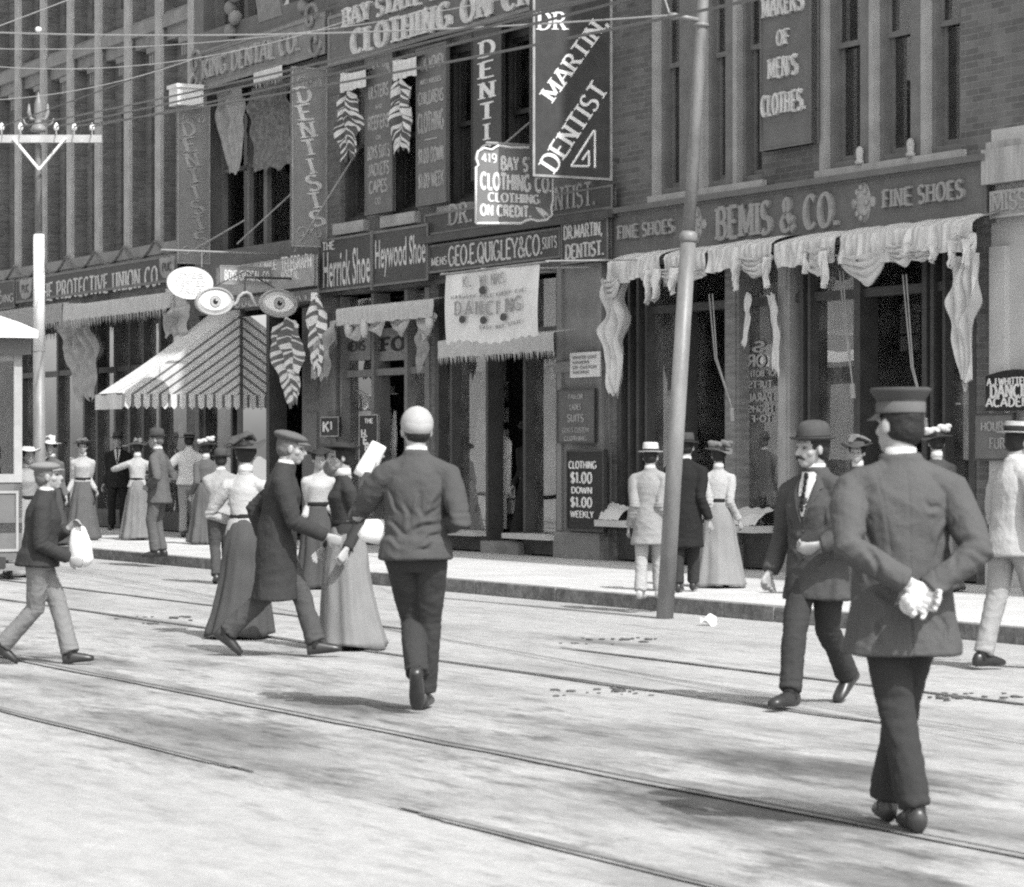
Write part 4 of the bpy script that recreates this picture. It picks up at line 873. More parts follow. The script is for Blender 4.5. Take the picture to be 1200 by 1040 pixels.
# curtains in the curtained window
drape('window_curtain', 'pale curtain gathered to one side in the upper window', [(108, 253, 284), (150, 256, 284), (190, 264, 283), (204, 268, 280)], m_drape, -.06, .05, 4, 'curtain', seed=3, tatters=.02)
drape('lace_curtain', 'mottled dark lace curtain in two panels in the upper window', [(104, 294, 342), (150, 294, 341), (185, 296, 341), (202, 300, 338)], m_drapeD, -.08, .05, 5, 'curtain', seed=6, tatters=.03)
for xl, xr, yt, yb, lb in ((208, 236, 103, 123, 'at the head of the left upright dental sign'), (297, 330, 78, 100, 'under the KING DENTAL signboard')):
    P = Perp(xl, xr, yt, yb, .3) if xl < 250 else None
    if P:
        q = MB(); q.cube(P.s - .3, P.s + .08, -P.wo - .03, -P.wi, P.z0, P.z1); q.cube(P.s - .33, P.s + .11, -P.wo - .06, -P.wi, P.z1, P.z1 + .06)
        single('lamp_box', q, m_signW, 'white box hood ' + lb, 'hood', P.base())
    else: valance('window_awning', 'small fringed white awning ' + lb, xl, xr, 86, 98, .05, .3, m_cloth, fringe=.1, lump=.01, seed=21, group='small ribbed window awnings')
# first shop
valance('ruffled_awning', 'gathered pale awning with looped swags over the Herrick shop window', 394, 508, 360, 381, .1, .5, m_fringe, swags=4, lump=.02, seed=7)
drape('pale_drape', 'slanting pale drape tied back at the left of the looped awning', [(378, 380, 397), (400, 374, 394), (425, 367, 390), (444, 366, 386)], m_drape, .3, .06, 2, seed=8)
drape('pale_drape', 'pale drape hanging at the right end of the looped awning', [(368, 494, 510), (395, 491, 508), (420, 488, 498), (438, 488, 494)], m_drape, .3, .06, 2, seed=9)
valance('fringed_awning', 'grey fringed awning curving below the white dancing banner', 513, 650, 397, 419, .2, .62, m_fringe, fringe=.1, lump=.012, seed=10)
# shoe store
def bunched(label, xl, xr, yt, yb, seed, w0=.1, w1=.46):
    rnd = random.Random(seed); s0, zt = fw(xl, yt, w1); s1 = fw(xr, yt, w1)[0]; zb = fw(xl, yb, w1)[1]; L = s1 - s0
    o = thing('bunched_awning', label, 'awning', (s0, -w0, zb), 'bunched white awnings of the shoe store')
    def N_(a, b, c): return noise.noise(Vector((a, b, c + seed)))
    q = MB(); n = int(L / .022) + 8; m = 14; G = []
    for j in range(m + 1):
        t = j / m; row = []
        for i in range(n + 1):
            s_ = s0 + L * i / n
            if t < .3: k = t / .3; w = w0 + (w1 - w0) * k ** .7 + .03 * N_(s_ * 3, k, 1); z = zt + .1 - .1 * k + .03 * N_(s_ * 4, k, 2)
            else:
                k = (t - .3) / .7; fold = N_(s_ * 5.5, k * .7, 3); w = w1 + .03 + (.05 + .05 * k) * fold + .03 * N_(s_ * 13, k * 1.5, 4) + .012 * math.sin(s_ * 60) * k
                z = zt - (zt - zb) * k * (1 + .25 * N_(s_ * 2.3, 0, 5) + .12 * N_(s_ * 8, 0, 6)) + .03 * fold
            row.append(fp(s_, w, z))
        G.append(row)
    q.grid(G, lambda i, j: (j // 3) % 2); part('cloth', q, [m_cloth, m_clothR], o, True)
    s_ = s0 - .05
    while s_ < s1 - .2:
        c0 = s_ + rnd.uniform(-.06, .06); q = MB(); c1 = min(s1 + .04, c0 + rnd.uniform(.3, 1.1)); dp = rnd.uniform(.05, .4); nf = rnd.uniform(2.5, 4); lift = rnd.uniform(-.05, .12); sk = rnd.uniform(-.25, .25)
        G = []
        for j in range(17):
            t = j / 16; row = []
            for u in frange(0, 1, 22):
                uu = u + sk * math.sin(math.pi * u) * (1 - u) * t; sag = math.sin(math.pi * u) ** .8
                row.append(fp(c0 + (c1 - c0) * uu, w1 + .06 + .045 * math.sin(t * nf * 6.28 + u * 2) * sag + .05 * N_(u * 3, t * 2, c0) - .04 * t, zb + .1 + lift - .05 * t - dp * (.1 + .9 * t) * sag + .03 * N_(u * 5, t * 3, c1)))
            G.append(row)
        if rnd.random() < .85: q.grid(G)
        if rnd.random() < .7:                                     # a hanging tail of cloth
            tc = c1 - .05; wd = rnd.uniform(.08, .16); ln = rnd.uniform(.18, .42); G = []
            for j in range(13):
                t = j / 12; k = (1 + .5 * math.sin(t * 3 + seed)) * (1 - .55 * t * t)
                G.append([fp(tc + wd * (u - .5) * k + .04 * N_(t * 2, tc, 1), w1 + .09 + .045 * math.sin(u * 9 + t * 3 + tc) + .02 * N_(u * 3, t * 5, tc), zb + .12 - ln * t - .03 * math.sin(u * 5 + tc) * t) for u in frange(0, 1, 14)])
            q.grid(G)
        s_ += max(.2, (c1 - c0) * rnd.uniform(.72, 1.0))
        if q.v: part('swag', q, m_cloth, o, True)
    return o
bunched('left bunched white awning of the shoe store, nearest the small black dentist sign', 714, 776, 306, 334, 31)
bunched('bunched white awning behind the tall trolley pole with ragged loops', 779, 828, 300, 328, 32)
bunched('bunched white awning with a deep sagging loop above the reversed lettering', 831, 907, 292, 322, 33)
bunched('short bunched white awning below the rosette of the shoe fascia', 911, 983, 285, 314, 34)
bunched('widest bunched white awning at the right end of the shoe store', 986, 1142, 276, 310, 35)
drape('pale_drape', 'white torn drape hanging at the left end of the shoe store awnings', [(333, 711, 736), (380, 709, 733), (420, 711, 731), (462, 716, 728)], m_cloth, .3, .08, 3, seed=14)
drape('pale_drape', 'white knotted drape hanging at the right end of the shoe store awnings', [(300, 1122, 1148), (345, 1119, 1144), (395, 1117, 1143), (450, 1124, 1138)], m_cloth, .3, .09, 3, seed=15)
drape('pale_drape', 'narrow white strip of cloth hanging by the pale column', [(345, 898, 908), (390, 904, 912), (436, 905, 914)], m_cloth, .15, .03, 1, seed=16)
drape('pale_drape', 'thin knotted cloth strip hanging by the wood column', [(345, 872, 879), (375, 873, 878), (405, 868, 874)], m_cloth, .18, .02, 1, seed=17)
for pts, lb in (([(831, 345), (838, 420), (858, 478)], 'pair of awning cords hanging beside the wood column'), ([(1058, 322), (1068, 430), (1084, 490)], 'awning cord hanging in front of the dark doorway cards'), ([(984, 318), (990, 380), (999, 450)], 'awning cord hanging by the oval window picture')):
    q = MB()
    for dx in (0, 4):
        q.tube([fp(fw(x + dx * (1 - i / 2), y, .3)[0], .3, fw(x, y, .3)[1]) for i, (x, y) in enumerate(pts)], .009, 5)
    s_, z_ = fw(pts[-1][0], pts[-1][1], .3); q.tube([fp(s_, .3, z_), fp(s_ + .02, .3, z_ - .16)], .03, 6)
    single('awning_cord', q, m_trimL, lb, 'cord', (s_, -.3, z_ - .16))
# ================================================================ goods in the windows
def goods(name, label, x0, x1, w, items, mat=None, cat='display'):
    o = thing(name, label, cat, (fw((x0 + x1) / 2, 600, w)[0], -w, .3)); return o
gm = [M('goods_pale', .75, .9, .2, 12), M('goods_mid', .42, .9, .3, 12), M('goods_dark', .14, .9, .3, 12)]
def garment(s, w, z0, h, wd, mt, nm, label):
    q = MB(); q.tube([fp(s, w, z0), fp(s, w, z0 + h * .45), fp(s, w, z0 + h * .82), fp(s, w, z0 + h * .93), fp(s, w, z0 + h)], [(wd * .5, wd * .34), (wd * .44, wd * .28), (wd * .52, wd * .26), (wd * .36, wd * .2), (wd * .12, wd * .12)], 14, side=(1, 0, 0))
    for e in (-1, 1): q.tube([fp(s + e * wd * .46, w, z0 + h * .86), fp(s + e * wd * .62, w + .02, z0 + h * .5), fp(s + e * wd * .6, w + .05, z0 + h * .15)], [.07, .06, .05], 8)
    return single(nm, q, mt, label, 'garment', tuple(fp(s, w, z0)), smooth=True)
q = MB(); sx = S(632); q.box(sx - .28, sx + .3, -.7, -.5, .26, .3)
garment(sx + .05, -.5, 1.05, .95, .48, M('suit_display', .10, .9, .2, 20), 'display_jacket', 'grey jacket on a headless form in the window beside the price board')
q = MB(); q.tube([fp(sx, -.5, .3), fp(sx, -.5, 1.1)], [(.12, .1), (.2, .14)], 12); single('display_trousers', q, M('suit_trousers', .13, .9, .2, 20), 'grey trousers below the jacket in the window beside the price board', 'garment', tuple(fp(sx, -.5, .3)))
q = MB(); q.box(sx + .22, sx + .42, -.52, -.5, .3, 1.4); single('display_card', q, m_drape, 'pale upright show card right of the display jacket', 'card', tuple(fp(sx + .3, -.5, .3)))
rnd = random.Random(4)
o = thing('hanging_goods', 'ties, shirts and pale cloth hung in the window left of the dark doorway', 'goods', tuple(fp(S(548), -.4, .3)))
for k in range(12):
    s_ = S(533) + .09 + k * (S(568) - S(533) - .12) / 12; q = MB(); z1 = rnd.uniform(1.7, 3.1); h = rnd.uniform(.4, 1.1)
    q.tube([fp(s_, -.35 - .1 * rnd.random(), z1), fp(s_, -.35, z1 - h * .5), fp(s_ + .02, -.33, z1 - h)], [(.03, .02), (.06, .03), (.08, .03)], 8); part('cloth', q, gm[k % 3], o, True)
q = MB(); q.box(S(556), S(567), -.36, -.3, .32, 1.15); part('cloth', q, gm[0], o)
for k in range(5):
    q = MB(); z0 = .9 + k * .3; q.box(S(540), S(552), -.6, -.5, z0, z0 + .2); part('box', q, gm[(k + 1) % 3], o)
o = thing('hanging_goods', 'mixed shirts, hats and cards filling the looped awning shop window', 'goods', tuple(fp(S(420), -.4, .45)))
for k in range(11):
    s_ = S(404) + k * (S(436) - S(404)) / 11 + .05; q = MB(); z1 = rnd.uniform(1.5, 2.4); h = rnd.uniform(.3, .8)
    q.tube([fp(s_, -.4, z1), fp(s_, -.38, z1 - h * .5), fp(s_ + .02, -.36, z1 - h)], [(.03, .02), (.1, .04), (.09, .04)], 8); part('cloth', q, gm[rnd.randrange(3)], o, True)
for k in range(6):
    q = MB(); s_ = S(482) + rnd.random() * .7; z0 = .5 + k * .42; q.lathe(fp(s_, -.3, z0), [(.16, 0), (.16, .02), (.09, .03), (.085, .12), (.0, .14)], 12); part('hat', q, gm[k % 3], o, True)
def clutter(name, label, x0, x1, z0, z1, w, n, seed):
    rn = random.Random(seed); s0, s1 = S(x0), S(x1); o = thing(name, label, 'goods', tuple(fp((s0 + s1) / 2, w, z0)))
    for k in range(n):
        s_ = rn.uniform(s0 + .06, s1 - .06); d = w + .08 - rn.uniform(0, .3); kind = rn.random(); mt = gm[rn.choice((0, 0, 1, 1, 2))]; q = MB()
        if kind < .45:
            zt = rn.uniform(z0 + .8, z1); h = rn.uniform(.4, .9); wd = rn.uniform(.06, .16)
            q.tube([fp(s_, d, zt), fp(s_, d, zt - h * .1), fp(s_ + rn.uniform(-.02, .02), d, zt - h * .6), fp(s_ + rn.uniform(-.03, .03), d + .03, zt - h)], [(.02, .02), (wd, .04), (wd * .8, .05), (wd, .05)], 10, side=(1, 0, 0)); part('garment', q, mt, o, True)
        elif kind < .7: zz = rn.uniform(z0, z1 - .3); a_, b_ = rn.uniform(.07, .2), rn.uniform(.12, .4); q.box(s_ - a_ / 2, s_ + a_ / 2, d - .02, d, zz, zz + b_); part('card', q, mt, o)
        elif kind < .9: zz = z0 + rn.choice((0, .22, .44)); a_ = rn.uniform(.12, .26); q.box(s_ - a_ / 2, s_ + a_ / 2, d - .2, d, zz, zz + .2); part('box', q, mt, o)
        else: q.lathe(fp(s_, d, rn.uniform(z0 + .5, z1)), [(.15, 0), (.15, .02), (.09, .03), (.085, .12), (.0, .13)], 14); part('hat', q, mt, o, True)
clutter('shop_goods', 'crowd of garments and cards behind the glass below the PROTECTIVE UNION sign', 68, 132, .4, 3.0, -.3, 34, 1)
clutter('shop_goods', 'cards and hanging cloth behind the dark glass just left of the big awning', 134, 186, .4, 3.2, -.3, 26, 2)
clutter('shop_goods', 'pale cards behind the glass under the big striped awning', 196, 264, .5, 2.6, -.35, 22, 3)
clutter('shop_goods', 'stacked goods in the left pane of the looped awning shop', 404, 436, .45, 2.3, -.25, 22, 4)
clutter('shop_goods', 'stacked goods and hats in the right pane of the looped awning shop', 481, 508, .45, 2.8, -.25, 24, 5)
clutter('shop_goods', 'shirts and boxes in the window between the youth and the dark doorway', 532, 569, .3, 2.9, -.25, 30, 6)
clutter('shop_goods', 'cards above the display jacket in the narrow window by the price board', 621, 652, 2.1, 3.3, -.3, 9, 7)
clutter('shop_goods', 'goods on the window bed left of the oval picture', 872, 912, .75, 1.6, -.35, 14, 8)
clutter('shop_goods', 'shoes boxes and cards below the oval picture', 950, 1000, .55, 1.5, -.3, 18, 9)
clutter('shop_goods', 'dim goods behind the last pane of the shoe store beside the pale pier', 1108, 1148, .55, 2.6, -.3, 20, 10)
clutter('shop_goods', 'dim goods behind the first pane of the shoe store left of the trolley pole', 760, 790, .55, 1.6, -.35, 14, 11)
# shoe window: stepped boxes, a framed oval, cloth on the ledge
o = thing('window_stock', 'white cloth goods and small boxes heaped on the ledge of the shoe store window', 'goods', tuple(fp(S(882), .05, .53)))
q = MB(); G = [[fp(S(852) + (S(908) - S(852)) * u, .28 - .3 * t, .525 + .2 * t ** .6 + .03 * noise.noise(Vector((u * 9, t * 3, 2)))) for u in frange(0, 1, 20)] for t in frange(0, 1, 6)]; q.grid(G); part('cloth', q, m_cloth, o, True)
for k in range(7):
    q = MB(); s_ = S(858) + k * .14; q.box(s_, s_ + .1, -.4, -.3, .75, .85 + .2 * rnd.random()); part('box', q, gm[k % 2], o)
q = MB(); G = [[fp(S(722) + (S(745) - S(722)) * u, .26 - .2 * t, .525 + .22 * t ** .5 * (1 - .3 * u) + .02 * noise.noise(Vector((u * 9, t * 3, 5)))) for u in frange(0, 1, 10)] for t in frange(0, 1, 6)]; q.grid(G)
single('white_cloth', q, m_cloth, 'folded white cloth lying on the window ledge left of the white hatted man', 'cloth', tuple(fp(S(733), .2, .525)), smooth=True)
o = thing('oval_picture', 'oval framed picture of a seated figure behind the shoe store glass', 'picture', tuple(fp(S(968), -.6, .9)))
c = fp(S(967, -.6), -.6, Z(967, 430, -.6)); q = MB(); q.prism([c + Vector((math.cos(i * .21) * .37, 0, math.sin(i * .21) * .52)) for i in range(30)], NF, .03); part('panel', q, M('oval_panel', .13, .5, .3, 7), o)
q = MB(); q.tube([c + Vector((math.cos(i * .2167) * .37, -.03, math.sin(i * .2167) * .52)) for i in range(30)], .02, 6); part('frame', q, m_trim, o, True)
q = MB(); q.ell(c + Vector((-.06, -.05, .22)), (.07, .03, .09)); q.tube([c + Vector((-.05, -.05, .12)), c + Vector((0, -.05, -.1)), c + Vector((.1, -.05, -.36))], [(.06, .03), (.15, .04), (.17, .04)], 10); part('figure', q, gm[1], o, True)
q = MB(); q.tube([fp(S(778), -.5, 3.0), fp(S(782), -.5, 2.3), fp(S(788), -.45, 1.75)], [(.2, .05), (.12, .05), (.05, .03)], 10); q.tube([fp(S(764), -.5, 3.0), fp(S(766), -.5, 2.2)], [(.08, .04), (.04, .03)], 8)
q.ell(fp(S(777), -.45, 1.85), (.24, .12, .2)); single('window_curtain', q, m_drapeD, 'dim looped curtain behind the glass left of the trolley pole', 'curtain', tuple(fp(S(778), -.5, 1.6)), smooth=True)
rs = thing('shoe_rack', 'dark rack of shoes far back in the shoe store window', 'rack', tuple(fp(S(890), -.8, .5)))
for k in range(3):
    q = MB(); q.box(S(872), S(912), -.9, -.6, .7 + k * .32, .73 + k * .32); part('shelf', q, m_wood, rs)
for k in range(15):
    q = MB(); s_ = S(873) + (k % 5) * .19; z_ = .735 + (k // 5) * .32; q.tube([fp(s_, -.85, z_ + .05), fp(s_, -.72, z_ + .045), fp(s_, -.62, z_ + .03)], [(.035, .05), (.035, .04), (.02, .02)], 8); part('shoe', q, m_shoe, rs, True)

# ================================================================ ground
KW = 4.38                                                         # kerb face, metres out from the facade
def street_mat():
    m, n, l, b = nt('street_dust'); b.inputs['Roughness'].default_value = .95; b.inputs['Specular IOR Level'].default_value = .1
    tc = n.new('ShaderNodeTexCoord')
    def noisy(scale, st, det=7, ro=.62):
        mp = n.new('ShaderNodeMapping'); mp.inputs['Scale'].default_value = st; l.new(tc.outputs['Object'], mp.inputs['Vector'])
        z = n.new('ShaderNodeTexNoise'); z.inputs['Scale'].default_value = scale; z.inputs['Detail'].default_value = det; z.inputs['Roughness'].default_value = ro
        l.new(mp.outputs['Vector'], z.inputs['Vector']); return z.outputs['Fac']
    def rng(x, a, b_, c, d):
        r = n.new('ShaderNodeMapRange'); r.inputs[1].default_value = a; r.inputs[2].default_value = b_; r.inputs[3].default_value = c; r.inputs[4].default_value = d; l.new(x, r.inputs[0]); return r.outputs[0]
    def mth(op, a, c):
        q = n.new('ShaderNodeMath'); q.operation = op
        for i, v in enumerate((a, c)):
            if isinstance(v, float): q.inputs[i].default_value = v
            else: l.new(v, q.inputs[i])
        return q.outputs[0]
    big = rng(noisy(.45, (.5, 1, 1)), .35, .7, .93, 1.05)
    sp = n.new('ShaderNodeSeparateXYZ'); l.new(tc.outputs['Object'], sp.inputs[0])
    # trodden dirt lies thickest between the rails
    band = n.new('ShaderNodeValToRGB'); l.new(rng(sp.outputs[1], -16.0, -4.0, 0, 1), band.inputs[0])
    e = band.color_ramp.elements; e[0].position = 0; e[0].color = (.0, .0, .0, 1); e[1].position = 1; e[1].color = (.12, .12, .12, 1)
    for p_, v in ((.14, .15), (.22, .8), (.36, 1), (.46, .95), (.56, .5), (.72, .5), (.85, .3)):
        x = e.new(p_); x.color = (v, v, v, 1)
    st = rng(noisy(.9, (.5, 1.6, 1), 9, .68), .45, .64, 0, 1)
    dirt = mth('MULTIPLY', mth('MULTIPLY', st, band.outputs[0]), .5)
    sp2 = rng(noisy(4.5, (.4, 1.5, 1), 9, .75), .51, .68, 0, .62); d2 = mth('MULTIPLY', sp2, mth('ADD', band.outputs[0], .04))
    fin = rng(noisy(38, (1, 1, 1), 4, .7), .25, .75, .9, 1.1)
    med = rng(noisy(7, (.5, 1.4, 1), 8, .75), .3, .7, .8, 1.13)
    v = mth('MULTIPLY', mth('MULTIPLY', mth('MULTIPLY', big, fin), med), .385)
    v = mth('MULTIPLY', v, mth('SUBTRACT', 1.0, dirt)); v = mth('MULTIPLY', v, mth('SUBTRACT', 1.0, d2))
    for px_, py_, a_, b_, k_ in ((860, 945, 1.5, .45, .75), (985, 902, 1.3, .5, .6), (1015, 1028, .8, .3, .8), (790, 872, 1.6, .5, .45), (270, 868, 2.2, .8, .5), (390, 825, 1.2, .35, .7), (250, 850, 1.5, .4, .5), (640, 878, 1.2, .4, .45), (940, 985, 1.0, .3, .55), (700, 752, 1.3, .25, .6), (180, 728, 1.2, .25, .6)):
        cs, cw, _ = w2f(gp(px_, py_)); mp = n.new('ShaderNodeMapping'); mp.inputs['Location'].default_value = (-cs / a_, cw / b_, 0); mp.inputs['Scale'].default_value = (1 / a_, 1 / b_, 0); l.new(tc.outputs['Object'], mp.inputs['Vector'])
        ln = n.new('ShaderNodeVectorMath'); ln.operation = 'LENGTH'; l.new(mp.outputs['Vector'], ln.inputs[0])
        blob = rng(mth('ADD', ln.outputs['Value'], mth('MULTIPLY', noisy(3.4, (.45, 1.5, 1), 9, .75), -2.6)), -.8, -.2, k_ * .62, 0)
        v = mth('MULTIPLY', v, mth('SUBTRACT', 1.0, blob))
    l.new(v, b.inputs['Base Color'])
    bp = n.new('ShaderNodeBump'); bp.inputs['Strength'].default_value = .5; bp.inputs['Distance'].default_value = .02; l.new(noisy(16, (1, 1, 1), 6, .7), bp.inputs['Height']); l.new(bp.outputs['Normal'], b.inputs['Normal'])
    return m
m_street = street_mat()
q = MB(); G = []
ss_ = [-600, -200, -80] + [-50 + i * .8 for i in range(106)] + [60, 120]; ww = [KW - .1] + [KW + .4 + i * .45 for i in range(50)] + [40, 90, 300]
for w in ww:
    G.append([fp(s_, w, -ZS + (  .004 * noise.noise(Vector((s_ * .5, w * .9, 0))) + .002 * noise.noise(Vector((s_ * 1.7, w * 2.6, 3))) - .004 if 5 < w < 30 and -50 < s_ < 34 else 0)) for s_ in ss_])
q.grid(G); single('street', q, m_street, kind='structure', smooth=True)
q = MB(); q.quad(fp(-600, 6, -ZS - .3), fp(300, 6, -ZS - .3), fp(300, -600, -ZS - .3), fp(-600, -600, -ZS - .3)); single('ground', q, m_stoneD, kind='structure')
def slab_mat():
    m = M('pavement_slab', .5, .95, .12, 1.2, .3, 50, fine=.1); n = m.node_tree.nodes; l = m.node_tree.links
    tc = n.new('ShaderNodeTexCoord'); br = n.new('ShaderNodeTexBrick'); l.new(tc.outputs['Object'], br.inputs['Vector']); br.offset = .5
    br.inputs['Scale'].default_value = 1; br.inputs['Brick Width'].default_value = 1.9; br.inputs['Row Height'].default_value = 1.45; br.inputs['Mortar Size'].default_value = .012
    for k, c in (('Color1', 1), ('Color2', .93), ('Mortar', .55)): br.inputs[k].default_value = (c, c, c, 1)
    b = n['Principled BSDF']; src = b.inputs['Base Color'].links[0].from_socket; mx = n.new('ShaderNodeMix'); mx.data_type = 'RGBA'; mx.blend_type = 'MULTIPLY'; mx.inputs[0].default_value = 1
    l.new(src, mx.inputs[6]); l.new(br.outputs['Color'], mx.inputs[7]); l.new(mx.outputs[2], b.inputs['Base Color']); return m
q = MB(); q.quad(fp(-120, 0 - 3, -.002), fp(60, -3, -.002), fp(60, KW - .16, -.002), fp(-120, KW - .16, -.002)); single('pavement', q, slab_mat(), kind='structure')
q = MB(); rnd = random.Random(3); s_ = -70.0
while s_ < 40:
    L = rnd.uniform(1.6, 2.6); e = rnd.uniform(-.008, .008); q.box(s_, s_ + L - .012, KW - .16, KW + e, -ZS - .1, .004 + e * .5); s_ += L
single('kerb', q, M('kerb_granite', .19, .9, .4, 7, .8, 30, fine=.3), kind='structure')
si = w2f(gp(205, 676))[0]; q = MB(); q.box(si - .28, si + .28, KW - .02, KW + .012, -ZS, -.02); single('drain_inlet', q, m_black, 'dark drain opening in the kerb face below the bowler hatted man', 'drain', (si, -KW, -ZS))
# rails of the two tracks and their paving strips
m_rail = M('rail_groove', .20, .95, .55, 1.3, .1, stretch=(.3, 3, 1), spec=.05); m_sett = M('sett_strip', .22, .95, .45, 2.2, .5, 30, stretch=(.6, 2, 1), fine=.25)
for w, wide, cov in ((7.7, .02, .75), (9.13, .05, .8), (11.72, .22, 1.05), (13.15, .07, .72)):
    n = 400; rn = random.Random(int(w * 10)); ds = .22
    def runs(mb, h, lo, hi, pr, amp):
        for i in range(n):
            s_ = -52 + i * ds; v = noise.noise(Vector((s_ * .28, w, amp))) * .8 + .5
            if v > pr: continue
            e = [(noise.noise(Vector((x * 1.9, w * 3, amp))) + .6 * noise.noise(Vector((x * 5, w, amp)))) for x in (s_, s_ + ds)]; g = [noise.noise(Vector((x * 1.3, w * 5, amp + 4))) for x in (s_, s_ + ds)]
            f0 = max(.05, min(1, (pr - v) * 9)); 
            mb.quad(fp(s_, w + lo * (1 + .5 * e[0]) * f0, -ZS + h), fp(s_ + ds, w + lo * (1 + .5 * e[1]) * f0, -ZS + h), fp(s_ + ds, w + hi * (1 + .5 * g[1]) * f0, -ZS + h), fp(s_, w + hi * (1 + .5 * g[0]) * f0, -ZS + h))
    q = MB(); runs(q, .004, -wide * .5 - .03, .025 + wide * .2, cov, 1.0); single('rail_paving', q, m_sett, kind='structure')
    q = MB(); runs(q, .008, -.016, .011, cov + .05, 1.0); single('rail', q, m_rail, kind='structure')
q = MB(); c = gp(830, 733); q.grid([[c + Vector((-.07 + .14 * u, -.05 + .1 * v, .02 + .05 * v + .03 * math.sin(u * 6 + v * 4))) for u in frange(0, 1, 8)] for v in frange(0, 1, 6)])
single('crumpled_paper', q, m_paper, 'crumpled white paper lying against the kerb right of the trolley pole', 'paper', tuple(c), fac=False, smooth=True)
q = MB(); rn = random.Random(12)
for x0, x1, y0, y1, k in ((640, 770, 806, 816, 16), (1090, 1200, 812, 826, 16), (650, 770, 746, 756, 12), (130, 230, 722, 732, 12)):
    for i in range(k):
        c = gp(rn.uniform(x0, x1), rn.uniform(y0, y1)); r = rn.choice((.012, .016, .02, .03)) * rn.uniform(.6, 1.2); q.ell(c + Vector((0, 0, r * .1)), (r * rn.uniform(1, 2.2), r * rn.uniform(.7, 1.5), r * .35), 8, 5, Matrix.Rotation(rn.random() * 3, 3, 'Z'))
        if r > .025:
            for j in range(4): q.ell(c + Vector((rn.uniform(-.1, .1), rn.uniform(-.1, .1), r * .2)), (r * .5, r * .4, r * .25), 7, 5)
single('street_dirt', q, M('dung_dirt', .09, .95, .4, 20, .4, 60), kind='stuff', fac=False, smooth=True)
# ================================================================ poles and wires
c = gp(779, 725); top = at(825, -14, c.y + .1); top2 = at(830, -70, c.y + .1)
def along(y):
    k = (725 - y) / (725 + 14); return c.lerp(top, k)
o = thing('trolley_pole', 'tall leaning steel trolley pole at the kerb before the shoe store', 'pole', tuple(c), fac=False)
q = MB(); q.tube([along(727), along(500), along(278)], [.078, .074, .071], 20); part('lower_tube', q, m_steel, o, True)
q = MB(); q.tube([along(278), along(80), along(-14), top2], [.056, .053, .051, .051], 18); part('upper_tube', q, m_steel, o, True)
q = MB(); q.tube([along(285), along(282), along(276), along(272)], [.074, .084, .084, .06], 20); part('collar', q, m_steel, o, True)
q = MB(); q.tube([along(32), along(28)], [.068, .068], 18); q.tube([along(25) + Vector((0, -.02, 0)), along(22) + Vector((-.3, -.05, .03))], .022, 8); q.ell(along(23) + Vector((-.26, -.04, .02)), (.06, .04, .035)); part('clamp', q, m_steel, o, True)
q = MB(); q.tube([along(735), along(727)], [.16, .12], 18); part('foot', q, m_stoneD, o)
hook = along(23) + Vector((-.3, -.05, .03))
Yp = 41.3; c = Vector(((46 - HX) / F * Yp, Yp, .0)); k = Yp / F
o = thing('telegraph_pole', 'slim telegraph pole with a broad white painted band and a short cross arm', 'pole', tuple(c), fac=False)
def pp(y, dx=0, dy=0): return at(46.5 - (560 - y) * .0035 + dx, y, Yp + dy)
q = MB(); q.tube([Vector((pp(560).x, Yp, 0)), pp(560), pp(412)], [.092, .09, .084], 18); part('lower_pole', q, m_steel, o, True)
q = MB(); q.tube([pp(412), pp(275)], [.088, .080], 18); part('white_band', q, m_white, o, True)
q = MB(); q.tube([pp(275), pp(180), pp(165)], [.05, .046, .04], 14); part('upper_pole', q, m_steel, o, True)
q = MB(); q.lathe(pp(155), [(.0, 0), (.1, .0), (.12, .03), (.1, .08), (.06, .11), (.05, .2), (.075, .24), (.06, .3), (.062, .4), (.045, .46), (.03, .5), (.015, .56), (.0, .6)], 16); part('finial', q, m_steel, o, True)
ca, cb = at(-30, 163.5, Yp - .1), at(120, 163.5, Yp - .1)
q = MB(); q.board(ca + Vector((0, 0, -.055)), cb - ca, Vector((0, 0, .11)), Vector((0, -1, 0)), .09); part('cross_arm', q, M('cross_arm_wood', .42, .8, .2, 4, .2), o)
q = MB()
for x in (15, 77): q.tube([at(46, 199, Yp - .14), at(x, 162, Yp - .22)], .022, 6)
part('brace', q, m_white, o)
pins = []
for x, h in ((2, 12), (24, 14), (66, 12), (87, 14), (108, 14)):
    q = MB(); b0 = at(x, 158, Yp - .15); q.lathe(b0, [(.012, 0), (.012, .06), (.035, .07), (.04, .1), (.03, .14), (.012, .17), (0, .175)], 10); part('insulator', q, m_white, o, True); pins.append(b0 + Vector((0, 0, .12)))
q = MB()
for sg in (-1, 1):
    q.tube([pp(140) , pp(140, sg * 9), pp(132, sg * 11), pp(122, sg * 11)], [.03, .03, .03, .012], 8); q.tube([pp(148, sg * 10), pp(145, sg * 16), pp(139, sg * 18)], .015, 6)
part('finial_arm', q, m_steel, o, True)
def wire(label, pts, r=.008, mat=None, sag=0.0):
    a, b = pts; P = []
    for i in range(21):
        t = i / 20; P.append(a.lerp(b, t) - Vector((0, 0, sag * 4 * t * (1 - t))))
    q = MB(); q.tube(P, r, 5); single('wire', q, mat or m_wire, label, 'wire', tuple(a), fac=False, group='overhead wires')
far = DR * 38
lb = ['dark wire from the far left insulator of the cross arm', 'dark wire from the second insulator of the cross arm', 'wire from the insulator right of the pole head', 'wire from the next to last insulator of the cross arm', 'lowest wire from the insulator at the cross arm tip']
